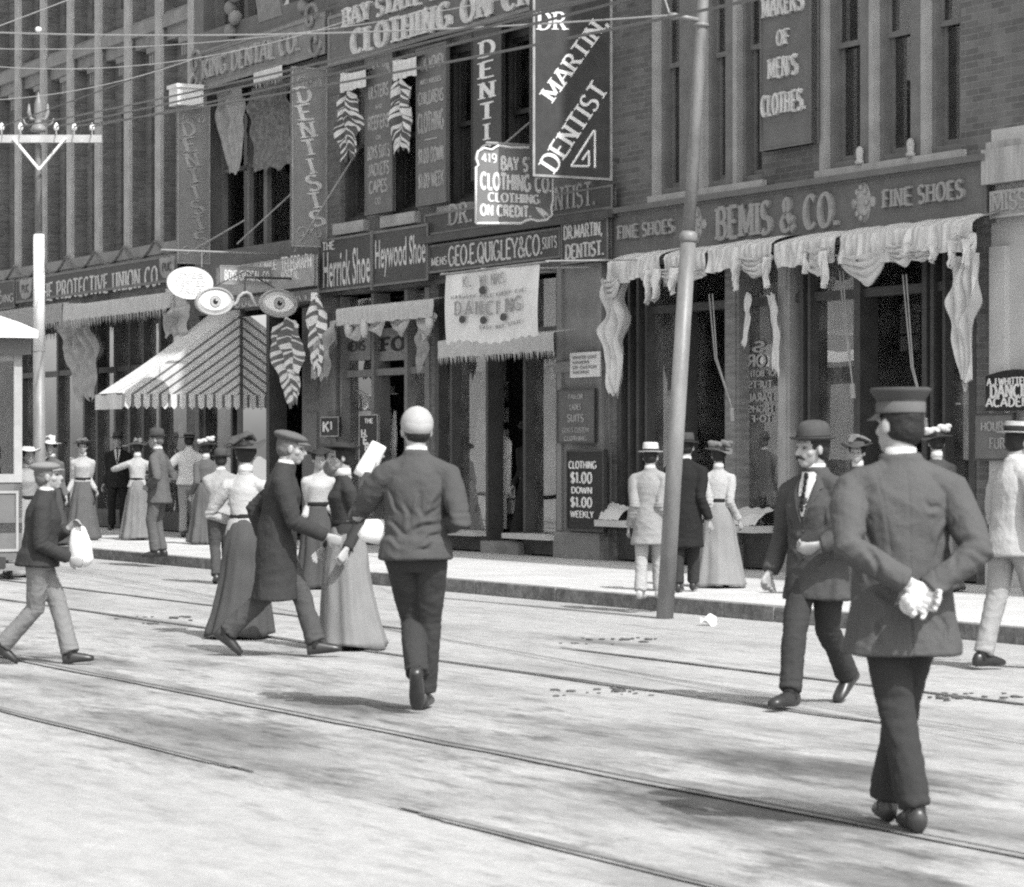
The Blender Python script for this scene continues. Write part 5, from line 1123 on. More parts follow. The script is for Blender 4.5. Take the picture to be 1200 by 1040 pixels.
for p, t_, d in zip(pins, lb, (None, (600, 4), (620, 3), (620, 38), (625, 12))):
    if d is None: wire(t_, (p, p + far + Vector((0, 0, .6))), .010); continue
    e = p + DR * 20; sx = at(d[0], d[1], e.y); e = Vector((e.x, e.y, sx.z)); e.x = (d[0] - HX) / F * e.y
    e2 = p + (e - p) * 1.7; wire(t_, (p, e2), .0125, sag=.12)
wire('pale span wire running left from the trolley pole clamp across the street', (hook, at(-40, 37, 30)), .009, m_wireL, .1)
wire('pale wire rising steeply from the trolley pole clamp', (hook + Vector((0, 0, .02)), at(770, -30, c.y - 14)), .009, m_wireL)
wire('thin pale wire crossing the top left corner at a slant', (at(-20, 38, 35), at(96, -6, 35)), .007, m_wireL)
wire('thin pale wire climbing from the left edge to the top of the clothing fascia', (at(-20, 57, 33), at(640, -12, 30)), .006, m_wireL, .2)
wire('thin pale wire over the dark brick cornice', (at(-20, 77, 34), at(420, 20, 34)), .005, m_wireL, .25)
wire('faint wire low across the dark brick piers', (at(-20, 118, 34), at(225, 70, 34)), .005, m_wireL, .1)
q = MB(); q.ell(at(45, 35, 29.8), (.035, .035, .03)); single('wire_insulator', q, m_white, 'small white insulator bead on the span wire above the telegraph pole', 'insulator', tuple(at(45, 35, 29.8)), fac=False, smooth=True)
for a, b, t_ in (((345, 295), (418, 175), 'left iron stay rod slanting up from the telegraph board'), ((278, 286), (345, 222), 'right iron stay rod slanting up to the grey front'), ((222, 296), (285, 258), 'short iron stay rod beside the left dental sign foot')):
    s0, z0 = fw(a[0], a[1], .6); s1, z1 = fw(b[0], b[1], .05); q = MB(); q.tube([fp(s0, .6, z0), fp(s1, .02, z1)], .014, 6); single('stay_rod', q, m_letG, t_, 'rod', tuple(fp(s0, .6, z0)))
# ================================================================ the streetcar at the left edge
tw = (7.32, 9.6); se = fw(26, 500, 7.42)[0]; zr = fs(20, 388, se)[1]
o = thing('street_car', 'end of a wooden streetcar with pale roof and corner post at the left frame edge', 'streetcar', tuple(fp(se, tw[0], -ZS)))
a, b = tw; zf = .42
q = MB(); q.box(se - 9, se, a + .1, b - .1, zf, zf + .12); q.box(se - 8.9, se - 1.2, a + .12, b - .12, zf + .12, 1.25); part('body', q, m_signD, o)
q = MB(); n = 10; pts = []
for i in range(n + 1):
    u = i / n; pts.append((b + .1 - (b - a + .1) * u, zr + .26 * math.sin(math.pi * u) ** .9))
q.prism([fp(se - 9.2, w, z) for w, z in pts] + [fp(se - 9.2, a, zr - .09), fp(se - 9.2, b + .1, zr - .1)], NS, 9.2 + .28); part('roof', q, m_white, o)
q = MB(); q.box(se - 9, se + .1, a + .02, b - .02, zr - .28, zr - .1); part('letterboard', q, m_signG, o)
for w in (a + .1, a + .82, b - .9, b - .2): q = MB(); q.box(se - .08, se, w, w + .1, .95 if w > a + .2 else .6, zr - .28); part('post', q, m_trimL, o)
q = MB()
q.box(se - .08, se + .015, a + .12, b - .12, 1.02, 1.12); q.box(se - .1, se - .02, a + .2, b - .2, zr - .36, zr - .28); part('window_rail', q, m_trimL, o)
for i in range(9): q = MB(); q.box(se - 1.2 - i * .95, se - 1.1 - i * .95, a + .1, a + .16, 1.2, zr - .28); part('post', q, m_trimL, o)
q = MB(); q.box(se - .06, se - .03, a + .2, a + .82, 1.12, zr - .36); q.box(se - .06, se - .03, a + .92, b - .9, 1.12, zr - .36); part('window', q, m_mirror, o)
q = MB(); q.box(se - .06, se, a + .1, b - .1, .1, 1.02); part('dash', q, m_signG, o)
q = MB(); q.border(fp(se, a + .75, .2), Vector((0, .6, 0)), Vector((0, 0, .72)), NS, .03, .015); q.border(fp(se, b - .25, .2), Vector((0, 1.0, 0)), Vector((0, 0, .72)), NS, .03, .015); part('panel_moulding', q, m_trimL, o)
q = MB(); q.box(se - .5, se + .12, a + .05, a + .75, -.02, .06); q.box(se - .5, se - .4, a + .1, a + .7, .06, .42); part('step', q, m_wood, o)
q = MB(); q.box(se, se + .14, a + .35, b - .3, .02, .14); q.tube([fp(se + .06, (a + b) / 2, .08), fp(se + .4, (a + b) / 2, .06)], .05, 8); part('bumper', q, m_iron, o)
for s_ in (se - 2.4, se - 6.2):
    for w in (a + .42, b - .46):
        q = MB(); q.tube([fp(s_, w - .05, .25), fp(s_, w + .05, .25)], .37, 20); part('wheel', q, m_iron, o)
# ================================================================ people
def remesh(mb, vox, smooth=2, fac=.5):
    me = mb.mesh('tmp', []); ob = bpy.data.objects.new('tmp', me); COL.objects.link(ob)
    r = ob.modifiers.new('r', 'REMESH'); r.mode = 'VOXEL'; r.voxel_size = vox; r.adaptivity = 0
    if smooth: s = ob.modifiers.new('s', 'SMOOTH'); s.factor = fac; s.iterations = smooth
    dg = bpy.context.evaluated_depsgraph_get(); dg.update()
    out = bpy.data.meshes.new_from_object(ob.evaluated_get(dg)); bpy.data.objects.remove(ob); bpy.data.meshes.remove(me)
    return out
def wrinkle(me, amp, freq, seed, st=(1, 1, .6), ridge=True):
    nr = [v.normal.copy() for v in me.vertices]; sx, sy, sz = st
    for v, n in zip(me.vertices, nr):
        p = v.co; q = Vector((p.x * sx * freq + seed + p.z * .35 * freq, p.y * sy * freq - p.z * .2 * freq, p.z * sz * freq))
        d = noise.noise(q)
        if ridge: d = (1 - 2.6 * abs(d)) * .6 + .35 * noise.noise(q * .6 + Vector((3, 9, seed)))
        else: d += .5 * noise.noise(q * 2.3)
        v.co = p + n * (d * amp)
def joint_folds(me, centers, rad, amp, seed):
    """short creases gathered round elbows and knees"""
    nr = [v.normal.copy() for v in me.vertices]
    for v, n in zip(me.vertices, nr):
        for c, ax in centers:
            d = v.co - c; L = d.length
            if L < rad:
                f = 1 - L / rad; s_ = d.dot(ax); v.co += n * (amp * f * f * math.sin(s_ * 150 + 2.2 * noise.noise(v.co * 14 + Vector((seed, 0, 0)))))
def child(name, me, mat, parent, k=1.0, label=None):
    if isinstance(me, MB): me = me.mesh(name, mat, (0, 0, 0), True)
    else:
        me.materials.clear()
        for m in (mat if isinstance(mat, list) else [mat]): me.materials.append(m)
    me.name = name; me.polygons.foreach_set('use_smooth', [True] * len(me.polygons))
    for v in me.vertices: v.co = v.co * k
    o = bpy.data.objects.new(name, me); COL.objects.link(o)
    if parent is not None: o.parent = parent
    if label: o['label'] = label
    return o
def ik(a, t, l1, l2, hint):
    d = t - a; L = d.length
    if L > (l1 + l2) * .998: d = d * ((l1 + l2) * .998 / L); t = a + d; L = d.length
    x = (l1 * l1 - l2 * l2 + L * L) / (2 * L); h = math.sqrt(max(0, l1 * l1 - x * x)); u = d / L
    hh = Vector(hint); hh = hh - u * hh.dot(u)
    if hh.length < 1e-6: hh = u.orthogonal()
    return a + u * x + hh.normalized() * h, t
def rib(T, rows):
    """rows: (z, rx, ry, y-offset[, x-offset]) -> elliptical rings through the transform T"""
    rs = []
    for r in rows:
        z, rx, ry, y = r[:4]; x = r[4] if len(r) > 4 else 0
        rs.append([T(Vector((x + rx * math.cos(a), y + ry * math.sin(a), z))) for a in [j * math.pi / 12 for j in range(24)]])
    return rs
def add_hand(mb, w, d, nrm, curl=.6, left=True, r=.0092, sc=1.0):
    """palm and five fingers from the wrist w along d; nrm is the way the palm faces"""
    d = d.normalized(); nrm = (nrm - d * nrm.dot(d)).normalized(); s = d.cross(nrm) * (1 if left else -1)   # s points to the thumb
    mb.tube([w - d * .02, w + d * .02, w + d * .055 * sc, w + d * .09 * sc], [(.026 * sc, .019 * sc), (.031 * sc, .017 * sc), (.041 * sc, .015 * sc), (.04 * sc, .013 * sc)], 12, side=s, round_ends=True)
    for i, (off, L, k) in enumerate(((.031, .068, .85), (.0105, .078, 1.0), (-.0105, .072, 1.06), (-.031, .056, 1.15))):
        p = w + d * .088 * sc + s * off * sc; pts = [p - d * .02]; dd = d + s * off * .8; dd.normalize()
        for seg, ln in enumerate((.45, .32, .23)):
            a = curl * k * (.75, 1.0, .75)[seg]; ax = dd.cross(nrm).normalized(); dd = Quaternion(ax, a) @ dd
            p2 = pts[-1] + dd * (L * ln * sc + (.02 if seg == 0 else 0)); pts.append(p2)
        mb.tube(pts, [r * sc, r * sc, r * .95 * sc, r * .8 * sc], 8, round_ends=True)
    b = w + d * .03 * sc + s * .026 * sc; dd = (d * .7 + s * .75 + nrm * .25).normalized(); p1 = b + dd * .038 * sc; d2 = (d * .95 + s * .2 + nrm * (.3 + .3 * curl)).normalized(); p2 = p1 + d2 * .03 * sc; p3 = p2 + (d2 + nrm * .3 * curl).normalized() * .024 * sc
    mb.tube([b - dd * .01, p1, p2, p3], [.0125 * sc, .0112 * sc, .0105 * sc, .0085 * sc], 8, round_ends=True)
m_suit = [M('wool_%d' % i, c, .95, .08, 6, .2, 260, fine=.07) for i, c in enumerate((.018, .036, .064, .105, .18, .28, .44))]
m_blouse = M('blouse_white', .52, .9, .05, 6, .2, 200); m_linen = M('linen_coat', .38, .9, .05, 5, .2, 200); m_felt = [M('felt_%d' % i, c, .8, .15, 20, .15, 250) for i, c in enumerate((.025, .06, .14, .5))]
m_straw = M('straw', .55, .8, .12, 30, .3, 160); m_glove = M('glove_white', .52, .7, .08, 30, .1, 160)
PN = [0]
def person(label, pos, head, H=1.72, vox=None, lean=3, twist=0, roll=0, feet=None, hands=None, hints=((.5, -.8, -.2), (-.5, -.8, -.2)), hip=None, hyaw=0, hpitch=0, sex='m', top='jacket', hem=.80, topm=None, botm=None, hat=None, hatm=None, collar=True, hair=m_hair, curl=.5, gloves=False, extra=None, sleeve=1.0, width=1.0, hair_style='short', skirt_sway=(0, 0), front=False, moustache=False, palms=None, grip=None, eyes=False, hair_low=0.0, group=None, skirt_w=1.0, tail=0, legs_w=1.0):
    PN[0] += 1; sd = PN[0] * 3.7
    Y = Vector(pos).y; k = H / 1.75
    vox = vox or (.0068 if Y < 24 else max(.0085, min(.0125, .0042 * Y / 11 + .0005)))
    fem = sex == 'f'
    feet = feet or ((-.09, .0, 0, 0, 8), (.09, .0, 0, 0, -8))       # left, right: x, y, z of the ankle above 0.085, pitch, yaw
    hz = hip or .915
    rx_, ry_, rz_ = R(lean), R(roll), R(twist); piv = Vector((0, 0, hz)); RT = Matrix.Rotation(rz_, 3, 'Z') @ Matrix.Rotation(ry_, 3, 'Y') @ Matrix.Rotation(-rx_, 3, 'X')
    bx = sum(f[0] for f in feet) / 2 * .4; by = sum(f[1] for f in feet) / 2 * .5
    sh0 = Vector((bx, by, 0))
    def T(p): return piv + RT @ (p - piv) + sh0
    def I(p): return p + sh0
    zf = hz - .915
    def tz(z): return z + zf
    # ---- joints
    sw = .183 * width * (.86 if fem else 1)
    shl = [T(Vector((e * sw, -.005, tz(1.338 if not fem else 1.325)))) for e in (-1, 1)]
    hips = [I(Vector((e * .088, 0, hz))) for e in (-1, 1)]
    hands = hands or ((-.25, .04, .80), (.25, .04, .80))
    hd = [Vector(h) for h in hands]; el = []
    for i in range(2):
        e, t = ik(shl[i], hd[i],   .30, .27, hints[i]); el.append(e); hd[i] = t
    ank = []; kn = []; fd = []
    for i, f in enumerate(feet):
        a = Vector((f[0], f[1], .085 + f[2])); fw_ = Vector((math.sin(-R(f[4])) , math.cos(R(f[4])), 0)); kk, a = ik(hips[i], a, .425, .415, fw_ + Vector((0, 0, .1))); kn.append(kk); ank.append(a); fd.append(fw_)
    # ---- body (skin): one closed surface
    mb = MB()
    mb.rings(rib(T, [(tz(.86), .10, .09, 0), (tz(.92), .15, .105, 0), (tz(1.05), .132, .09, 0), (tz(1.25), .14, .1, 0), (tz(1.34), .13, .085, -.005), (tz(1.40), .085, .06, -.008), (tz(1.45), .056, .054, 0)]))
    mb.tube([T(Vector((0, -.01, tz(1.42)))), T(Vector((0, .0, tz(1.5)))), T(Vector((0, .015, tz(1.58))))], [(.066, .06), (.055, .056), (.054, .056)], 14, side=(1, 0, 0))
    for i in range(2):
        mb.tube([shl[i].lerp(T(Vector((0, 0, tz(1.36)))), .35), shl[i], shl[i].lerp(el[i], .5), el[i], el[i].lerp(hd[i], .4), hd[i]], [.05, .054, .047, .04, .039, .025], 10, round_ends=True)
        mb.tube([hips[i].lerp(I(Vector((0, 0, hz))), .3), hips[i].lerp(kn[i], .3), kn[i], kn[i].lerp(ank[i], .35), ank[i]], [.08, .085, .055, .055, .036], 10, round_ends=True)
        f = feet[i]; q = Matrix.Rotation(R(-f[4]), 3, 'Z').inverted() if 0 else Matrix.Rotation(R(f[4]), 3, 'Z')
        dn = (hd[i] - el[i]).normalized(); pl = Vector(palms[i]) if palms else Vector((1 if i == 0 else -1, .25, 0)) 
        gd = Vector(grip[i]) if grip and grip[i] else dn
        add_hand(mb, hd[i], gd, pl, curl, i == 0)
    # ---- head
    hp = T(Vector((0, .024, tz(1.512)))); RH = RT @ Matrix.Rotation(R(hyaw), 3, 'Z') @ Matrix.Rotation(R(-hpitch), 3, 'X')
    def Hd(x, y, z): return hp + RH @ Vector((x, y, z))
    mb.ell(Hd(0, -.006, .115), (.077, .097, .098), 20, 14, RH)
    mb.ell(Hd(0, .028, .06), (.061, .068, .082), 18, 12, RH)
    mb.ell(Hd(0, .054, .003), (.036, .036, .026), 12, 8, RH)
    mb.tube([Hd(0, .088, .105), Hd(0, .106, .08), Hd(0, .116, .062), Hd(0, .098, .052)], [.009, .0115, .0145, .01], 8, round_ends=True)
    mb.tube([Hd(-.05, .074, .118), Hd(-.025, .088, .121), Hd(.025, .088, .121), Hd(.05, .074, .118)], [.01, .012, .012, .01], 8, round_ends=True)
    mb.tube([Hd(-.022, .088, .031), Hd(0, .097, .032), Hd(.022, .088, .031)], [.007, .0085, .007], 6, round_ends=True)
    mb.tube([Hd(-.019, .087, .02), Hd(0, .096, .019), Hd(.019, .087, .02)], [.007, .009, .007], 6, round_ends=True)
    for e in (-1, 1):
        mb.ell(Hd(e * .081, -.002, .083), (.011, .021, .033), 10, 8, RH @ Matrix.Rotation(R(-18 * e), 3, 'Z')); mb.ell(Hd(e * .05, .05, .066), (.022, .024, .022), 10, 6, RH)
    me = remesh(mb, vox, 2)
    ih = RH.inverted()
    for v in me.vertices:                                          # eye sockets
        q = ih @ (v.co - hp)
        for e in (-1, 1):
            dd = ((q.x - e * .032) / .019) ** 2 + ((q.z - .098) / .013) ** 2
            if q.y > .04 and dd < 1.6: v.co -= RH @ Vector((0, .009 * max(0, 1 - dd / 1.6), 0))
    b = child('person', me, m_skin, None, k); b.location = pos; b.rotation_euler = (0, 0, -R(head)); setp(b, label, 'person', group)
    if eyes:
        for e in (-1, 1):
            q = MB(); q.ell(Hd(e * .032, .081, .097), (.0105, .007, .0055), 10, 7, RH); child('eye', q, m_hair, b, k)
    if moustache:
        q = MB(); q.tube([Hd(-.04, .086, .03), Hd(-.018, .1, .043), Hd(0, .106, .046), Hd(.018, .1, .043), Hd(.04, .086, .03)], [.006, .011, .009, .011, .006], 8, round_ends=True); child('moustache', q, hair, b, k)
    # ---- hair
    if hair:
        q = MB(); q.ell(Hd(0, -.014, .122), (.083, .098, .098), 20, 12, RH); q.ell(Hd(0, -.035, .085 - hair_low), (.077, .076, .075), 18, 10, RH)
        if hair_style == 'bun': q.ell(Hd(0, -.02, .13), (.098, .11, .095), 18, 10, RH); q.ell(Hd(0, -.085, .17), (.05, .05, .045), 12, 8, RH)
        hm = remesh(q, max(.008, vox), 3)
        for v in hm.vertices:
            p = ih @ (v.co - hp)
            if p.y > .055 and p.z < .15: v.co -= RH @ Vector((0, (p.y - .055) * .95, 0))
        wrinkle(hm, .003, 60, sd, ridge=False); child('hair', hm, hair, b, k)
    # ---- legs or skirt
    if fem and top != 'coatdress':
        n = 72; rs = []; zt = tz(1.04)
        for j in range(23):
            t = j / 22; z = zt * (1 - t) + .025 * t; ring = []
            for i in range(n):
                a = 2 * math.pi * i / n; base = .12 + .07 * min(1, t * 3.2) ** .8 + (.125 * skirt_w) * t ** 1.9
                pl = 1 + (.055 * math.sin(7 * a + sd + 2.2 * noise.noise(Vector((math.cos(a) * 1.3, math.sin(a) * 1.3, sd + t)))) + .03 * math.sin(15 * a + sd * 2 + 2 * noise.noise(Vector((math.cos(a) * 2, math.sin(a) * 2, sd)))) + .07 * noise.noise(Vector((math.cos(a) * 2, math.sin(a) * 2, sd + t * .8)))) * min(1, t * 1.8)
                bk = 1.0 + (.16 * t if math.sin(a) < 0 else 0)
                kx = 0
                for i2 in range(2):
                    pass
                x = base * pl * math.cos(a); y = base * pl * .92 * bk * math.sin(a) - (.03 if math.sin(a) < 0 else 0) * math.sin(min(1, t * 3) * math.pi)
                p = Vector((x + skirt_sway[0] * t * t, y + skirt_sway[1] * t * t, z + (.02 * math.sin(3 * a + sd) if j == 22 else 0))) + sh0
                ring.append(p)
            rs.append(ring)
        q = MB(); q.rings(rs); sm = q.mesh('skirt', []); wrinkle(sm, .011, 5, sd, (1, 1, .25)); wrinkle(sm, .005, 12, sd, (1, 1, .3)); child('skirt', sm, botm, b, k)
        q = MB(); q.lathe(T(Vector((0, 0, tz(1.03)))), [(.134, 0), (.137, .025), (.131, .05)], 24, 1, .82, RT.to_4x4().to_3x3()); child('belt', q, m_suit[0], b, k)
    else:
        q = MB(); lw = legs_w
        q.rings(rib(I, [(hz - .12, .11, .085, 0), (hz - .04, .165, .12, 0), (hz + .05, .16, .115, 0), (hz + .15, .142, .105, 0)]))
        for i in range(2):
            q.tube([hips[i] + Vector((0, 0, -.02)), hips[i].lerp(kn[i], .4), kn[i], kn[i].lerp(ank[i], .45), ank[i] + (kn[i] - ank[i]).normalized() * .01], [(.095 * lw, .1), (.088 * lw, .09), (.071 * lw, .073), (.067 * lw, .069), (.066 * lw, .074)], 14, side=(1, 0, 0))
        tm = remesh(q, max(.0085, vox), 3); wrinkle(tm, .010, 6, sd, (1, 1, .3)); wrinkle(tm, .005, 13, sd, (1, 1, 1.1)); wrinkle(tm, .002, 34, sd); joint_folds(tm, [(kn[i_], Vector((0, 0, 1))) for i_ in range(2)] + [(ank[i_] + Vector((0, 0, .03)), Vector((0, 0, 1))) for i_ in range(2)], .13, .007, sd); child('trousers', tm, botm, b, k)
    for i in range(2):                                             # shoes
        f = feet[i]; q = MB(); rot = Matrix.Rotation(R(f[4]), 3, 'Z') @ Matrix.Rotation(R(f[3]), 3, 'X'); c = ank[i]
        rows = [(-.075, .028, .035, -.045), (-.06, .036, .05, -.035), (-.01, .039, .055, -.03), (.05, .042, .045, -.042), (.11, .046, .036, -.05), (.155, .042, .028, -.057), (.185, .026, .02, -.062)]
        rs = []
        for y, rx, rz, dz in rows:
            rs.append([c + rot @ Vector((rx * math.cos(a), y, max(-.084, dz + rz * math.sin(a)))) for a in [j * math.pi / 9 for j in range(18)]])
        q.rings(rs); q.tube([c + rot @ Vector((0, -.018, -.04)), c + Vector((0, 0, .05))], [.042, .04], 12); child('shoe', q, m_shoe if not (extra and extra.get('shoe')) else extra['shoe'], b, k)
    # ---- coat, jacket or blouse
    q = MB(); c_ = .012
    wa = .75 if fem else 1
    if fem:
        rows = [(tz(hem), .172 if hem < 1.0 else .14, .135 if hem < 1.0 else .115, 0), (tz(1.0), .15, .112, 0), (tz(1.06), .128, .1, 0), (tz(1.16), .135, .108, .004), (tz(1.27), .15, .122, .012), (tz(1.30), .146, .112, .008), (tz(1.35), .118, .09, .0), (tz(1.405), .082, .068, -.002), (tz(1.45), .06, .06, .004), (tz(1.475), .057, .057, .006)]
        if hem > 1.0: rows = rows[2:]
    else:
        hb = .012 * (1.05 - hem)
        rows = [(tz(hem), .205 + hb, .165 + hb, -.01), (tz(hem + .1), .193, .152, -.006), (tz(1.0), .172, .132, 0), (tz(1.12), .163, .125, 0), (tz(1.26), .178, .132, .004), (tz(1.31), .168, .122, -.002), (tz(1.365), .138, .1, -.008), (tz(1.415), .1, .08, -.008), (tz(1.45), .075, .072, -.002), (tz(1.485), .066, .068, .002)]
        rows = [r for i, r in enumerate(rows) if i == 0 or r[0] > tz(hem) + .05]
        if width != 1: rows = [(z, a * width, b2 * (1 + (width - 1) * .5), y) for z, a, b2, y in rows]
    def TC(p):                                                     # the skirts of a coat hang straight, the chest leans
        t = max(0, min(1, (p.z - tz(.8)) / .35)); return I(p).lerp(T(p), t)
    q.rings(rib(TC, rows))
    if not fem:
        for i in range(2): q.tube([T(Vector((0, -.006, tz(1.43)))), T(Vector((0, -.01, tz(1.415)))).lerp(shl[i] + Vector((0, 0, .012)), .5), shl[i] + Vector((0, 0, .004))], [.062, .064, .064], 12, round_ends=True)
        q.tube([shl[0] + (shl[1] - shl[0]) * .04, T(Vector((0, -.012, tz(1.39)))), shl[1] + (shl[0] - shl[1]) * .04], [.046, .062, .046], 12, round_ends=True)
    if fem:
        for i in range(2): q.tube([T(Vector((0, -.002, tz(1.415)))), T(Vector((0, -.004, tz(1.395)))).lerp(shl[i], .55), shl[i]], [.052, .052, .052], 12, round_ends=True)
    for i in range(2):
        s1 = 1.0 if not fem else 1 + (sleeve - 1) * .5
        wr = hd[i] - (hd[i] - el[i]).normalized() * .012
        q.tube([shl[i].lerp(T(Vector((0, 0, tz(1.33)))), .3), shl[i], shl[i].lerp(el[i], .3), shl[i].lerp(el[i], .65), el[i], el[i].lerp(wr, .45), wr], [.066, (.07 if not fem else .056) * s1, (.07 if not fem else .058) * s1, .063 if not fem else .054, .058 if not fem else .05, .052 if not fem else .046, .047 if not fem else .04], 14, round_ends=False)
        q.ell(shl[i], [.056 * s1 if fem else .066] * 3, 12, 8)
    if extra and extra.get('tails'):
        pass
    cm = remesh(q, .0065 if extra and extra.get('seams') else max(.0085, vox), 3)
    wrinkle(cm, .012 if not fem else .007, 5.5, sd, (1, 1, .35)); wrinkle(cm, .006 if not fem else .004, 12, sd + 5, (.8, .8, .9)); wrinkle(cm, .0022, 34, sd + 8, (1, 1, 1)); joint_folds(cm, [(el[i_], (hd[i_] - shl[i_]).normalized()) for i_ in range(2)], .14, .008, sd)
    if fem and hem < 1.0:
        for v in cm.vertices:                                      # the basque flares in pleats
            if v.co.z < tz(1.02): t = (tz(1.02) - v.co.z) * 5; a = math.atan2(v.co.y, v.co.x); v.co.x *= 1 + t * .05 * math.sin(10 * a); v.co.y *= 1 + t * .05 * math.sin(10 * a)
    for cr in (extra or {}).get('creases', ()):
        x0, z0, x1, z1 = cr[:4]; sg = cr[4] if len(cr) > 4 else -1; a2 = Vector((x0, z0 + zf)); b2 = Vector((x1, z1 + zf)); ab = b2 - a2; LL = ab.length
        for v in cm.vertices:
            p = v.co - sh0
            if p.y * sg < -.01: continue
            p2 = Vector((p.x, p.z)); u_ = (p2 - a2).dot(ab) / (LL * LL)
            if -.1 < u_ < 1.1:
                dd = (p2 - a2 - ab * u_).length; side_ = (p2 - a2).x * ab.y - (p2 - a2).y * ab.x; dd = dd if side_ > 0 else -dd; dd += .008 * math.sin(u_ * 7 + x0 * 40)
                f_ = max(0, math.sin(math.pi * (u_ + .1) / 1.2)); v.co.y += -sg * .013 * f_ * (math.exp(-(dd / .012) ** 2) - .8 * math.exp(-((dd - .024) / .016) ** 2))
    if extra and extra.get('seams'):
        for v in cm.vertices:
            p = v.co - sh0
            if p.y < 0 and p.z < tz(1.42):
                for x0 in (0, -.07 - .05 * max(0, p.z - 1.1) * 3, .07 + .05 * max(0, p.z - 1.1) * 3):
                    d_ = abs(p.x - x0)
                    if d_ < .009: v.co.y += (.004 if p.z > tz(.93) or x0 else .011) * (1 - d_ / .009)
    child('coat' if top in ('coat', 'frock') else ('blouse' if top == 'blouse' else 'jacket'), cm, topm, b, k)
    if gloves:
        for i in range(2):
            g = MB(); pl = Vector(palms[i]) if palms else Vector((1, 0, 0)); gd = Vector(grip[i]) if grip and grip[i] else hd[i] - el[i]
            add_hand(g, hd[i], gd, pl, curl, i == 0, .0118, 1.08); gm_ = remesh(g, .006, 2); wrinkle(gm_, .002, 50, sd, ridge=False); child('glove', gm_, m_glove, b, k)
    if collar:
        q = MB(); q.lathe(T(Vector((0, .004, tz(1.45)))), [(.066, 0), (.064, .03), (.061, .062), (.056, .064), (.056, .0)], 22, 1.0, 1.04, RT); child('collar', q, m_blouse, b, k)
    if front:                                                      # shirt front, tie, lapels and buttons on the chest
        def chest(x, z, off):
            t = (z - 1.0) / .46; ry = .132 if z < 1.26 else .132 - (z - 1.26) * .29
            rx = .178 if z < 1.30 else max(.075, .178 - (z - 1.30) * .75)
            y = ry * math.sqrt(max(.02, 1 - (x / rx) ** 2)) + .006 + off; return TC(Vector((x, y, tz(z))))
        q = MB(); P = []
        for j in range(9):
            z = 1.20 + .265 * j / 8; w_ = .008 + .058 * (j / 8) ** .8; P.append([chest(-w_ + 2 * w_ * i / 8, z, .007) for i in range(9)])
        q.grid(P); child('shirt_front', q, m_blouse, b, k)
        q = MB()
        for j in range(6): z = 1.25 + .19 * j / 5; q.ell(chest(0, z, .012), (.014 + .004 * (j == 5), .008, .026), 8, 6)
        child('necktie', q, m_suit[0], b, k)
        for e in (-1, 1):
            q = MB(); out = [(.012, 1.17), (.055, 1.27), (.098, 1.335), (.092, 1.36), (.11, 1.37), (.092, 1.425), (.06, 1.45)]; inn = [(.006, 1.165), (.03, 1.25), (.046, 1.31), (.054, 1.34), (.06, 1.37), (.064, 1.41), (.058, 1.45)]
            q.grid([[chest(e * x, z, .012) for x, z in out], [chest(e * (x + u) / 2, (z + y2) / 2, .02) for (x, z), (u, y2) in zip(out, inn)], [chest(e * x, z, .011) for x, z in inn]]); child('lapel', q, topm, b, k)
        q = MB()
        for z in (.95, 1.03, 1.11): q.ell(chest(.0, z, .008), (.011, .006, .011), 8, 6)
        child('button', q, m_shoe, b, k)
    # ---- hats
    if hat:
        q = MB(); Q = lambda z, y=-.008: Hd(0, y, z); mt = hatm
        band = None
        if hat == 'bowler':
            q.lathe(Q(.140), [(.0, .0), (.088, .0), (.128, .012), (.138, .022), (.132, .018), (.096, .006), (.094, .03), (.093, .06), (.085, .092), (.066, .113), (.035, .123), (.0, .125)], 28, .95, 1.14, RH, close=False)
            band = [(.0965, .006), (.0955, .03)]
        elif hat == 'boater':
            q.lathe(Q(.155), [(.0, .0), (.15, .0), (.152, .007), (.095, .01), (.094, .075), (.09, .082), (.0, .083)], 28, .98, 1.06, RH, close=False); band = [(.0975, .012), (.0965, .05)]
        elif hat == 'fedora':
            q.lathe(Q(.15), [(.0, .0), (.14, .002), (.15, .012), (.098, .008), (.095, .05), (.088, .1), (.08, .112), (.04, .104), (.0, .10)], 28, .96, 1.1, RH, close=False); band = [(.0985, .01), (.097, .038)]
        elif hat == 'kepi':
            q.lathe(Q(.135), [(.0, .0), (.0905, .0), (.0915, .05), (.0945, .055), (.114, .086), (.118, .095), (.112, .102), (.0, .107)], 32, .97, 1.1, RH, close=False); band = [(.0945, .004), (.0945, .046)]
            vz = MB(); G = []
            for j in range(5):
                t = j / 4; G.append([Hd(math.sin(a) * (.085 + .0 * t) * (1 + .12 * t), math.cos(a) * (.092 + .075 * t * math.cos(a)) - .004, .142 - .03 * t) for a in [R(-75 + 150 * i / 16) for i in range(17)]])
            vz.grid(G); 
        elif hat == 'flatcap':
            q.ell(Q(.178, -.012), (.115, .132, .042), 26, 12, RH @ Matrix.Rotation(R(-8), 3, 'X')); q.lathe(Q(.145), [(.086, 0), (.09, .03), (.08, .05)], 24, .98, 1.14, RH)
            G = []
            for j in range(4): t = j / 3; G.append([Hd(math.sin(a) * .09, math.cos(a) * (.098 + .06 * t * math.cos(a)) - .006, .158 - .028 * t) for a in [R(-62 + 124 * i / 14) for i in range(15)]])
            q.grid(G)
        elif hat == 'skullcap':
            q.ell(Hd(0, -.012, .132), (.0935, .113, .1), 26, 16, RH @ Matrix.Rotation(R(14), 3, 'X')); q.ell(Hd(0, -.05, .112), (.084, .075, .07), 22, 12, RH); q.lathe(Hd(0, -.013, .225), [(.012, 0), (.012, .006), (.0, .009)], 10)
            G = []
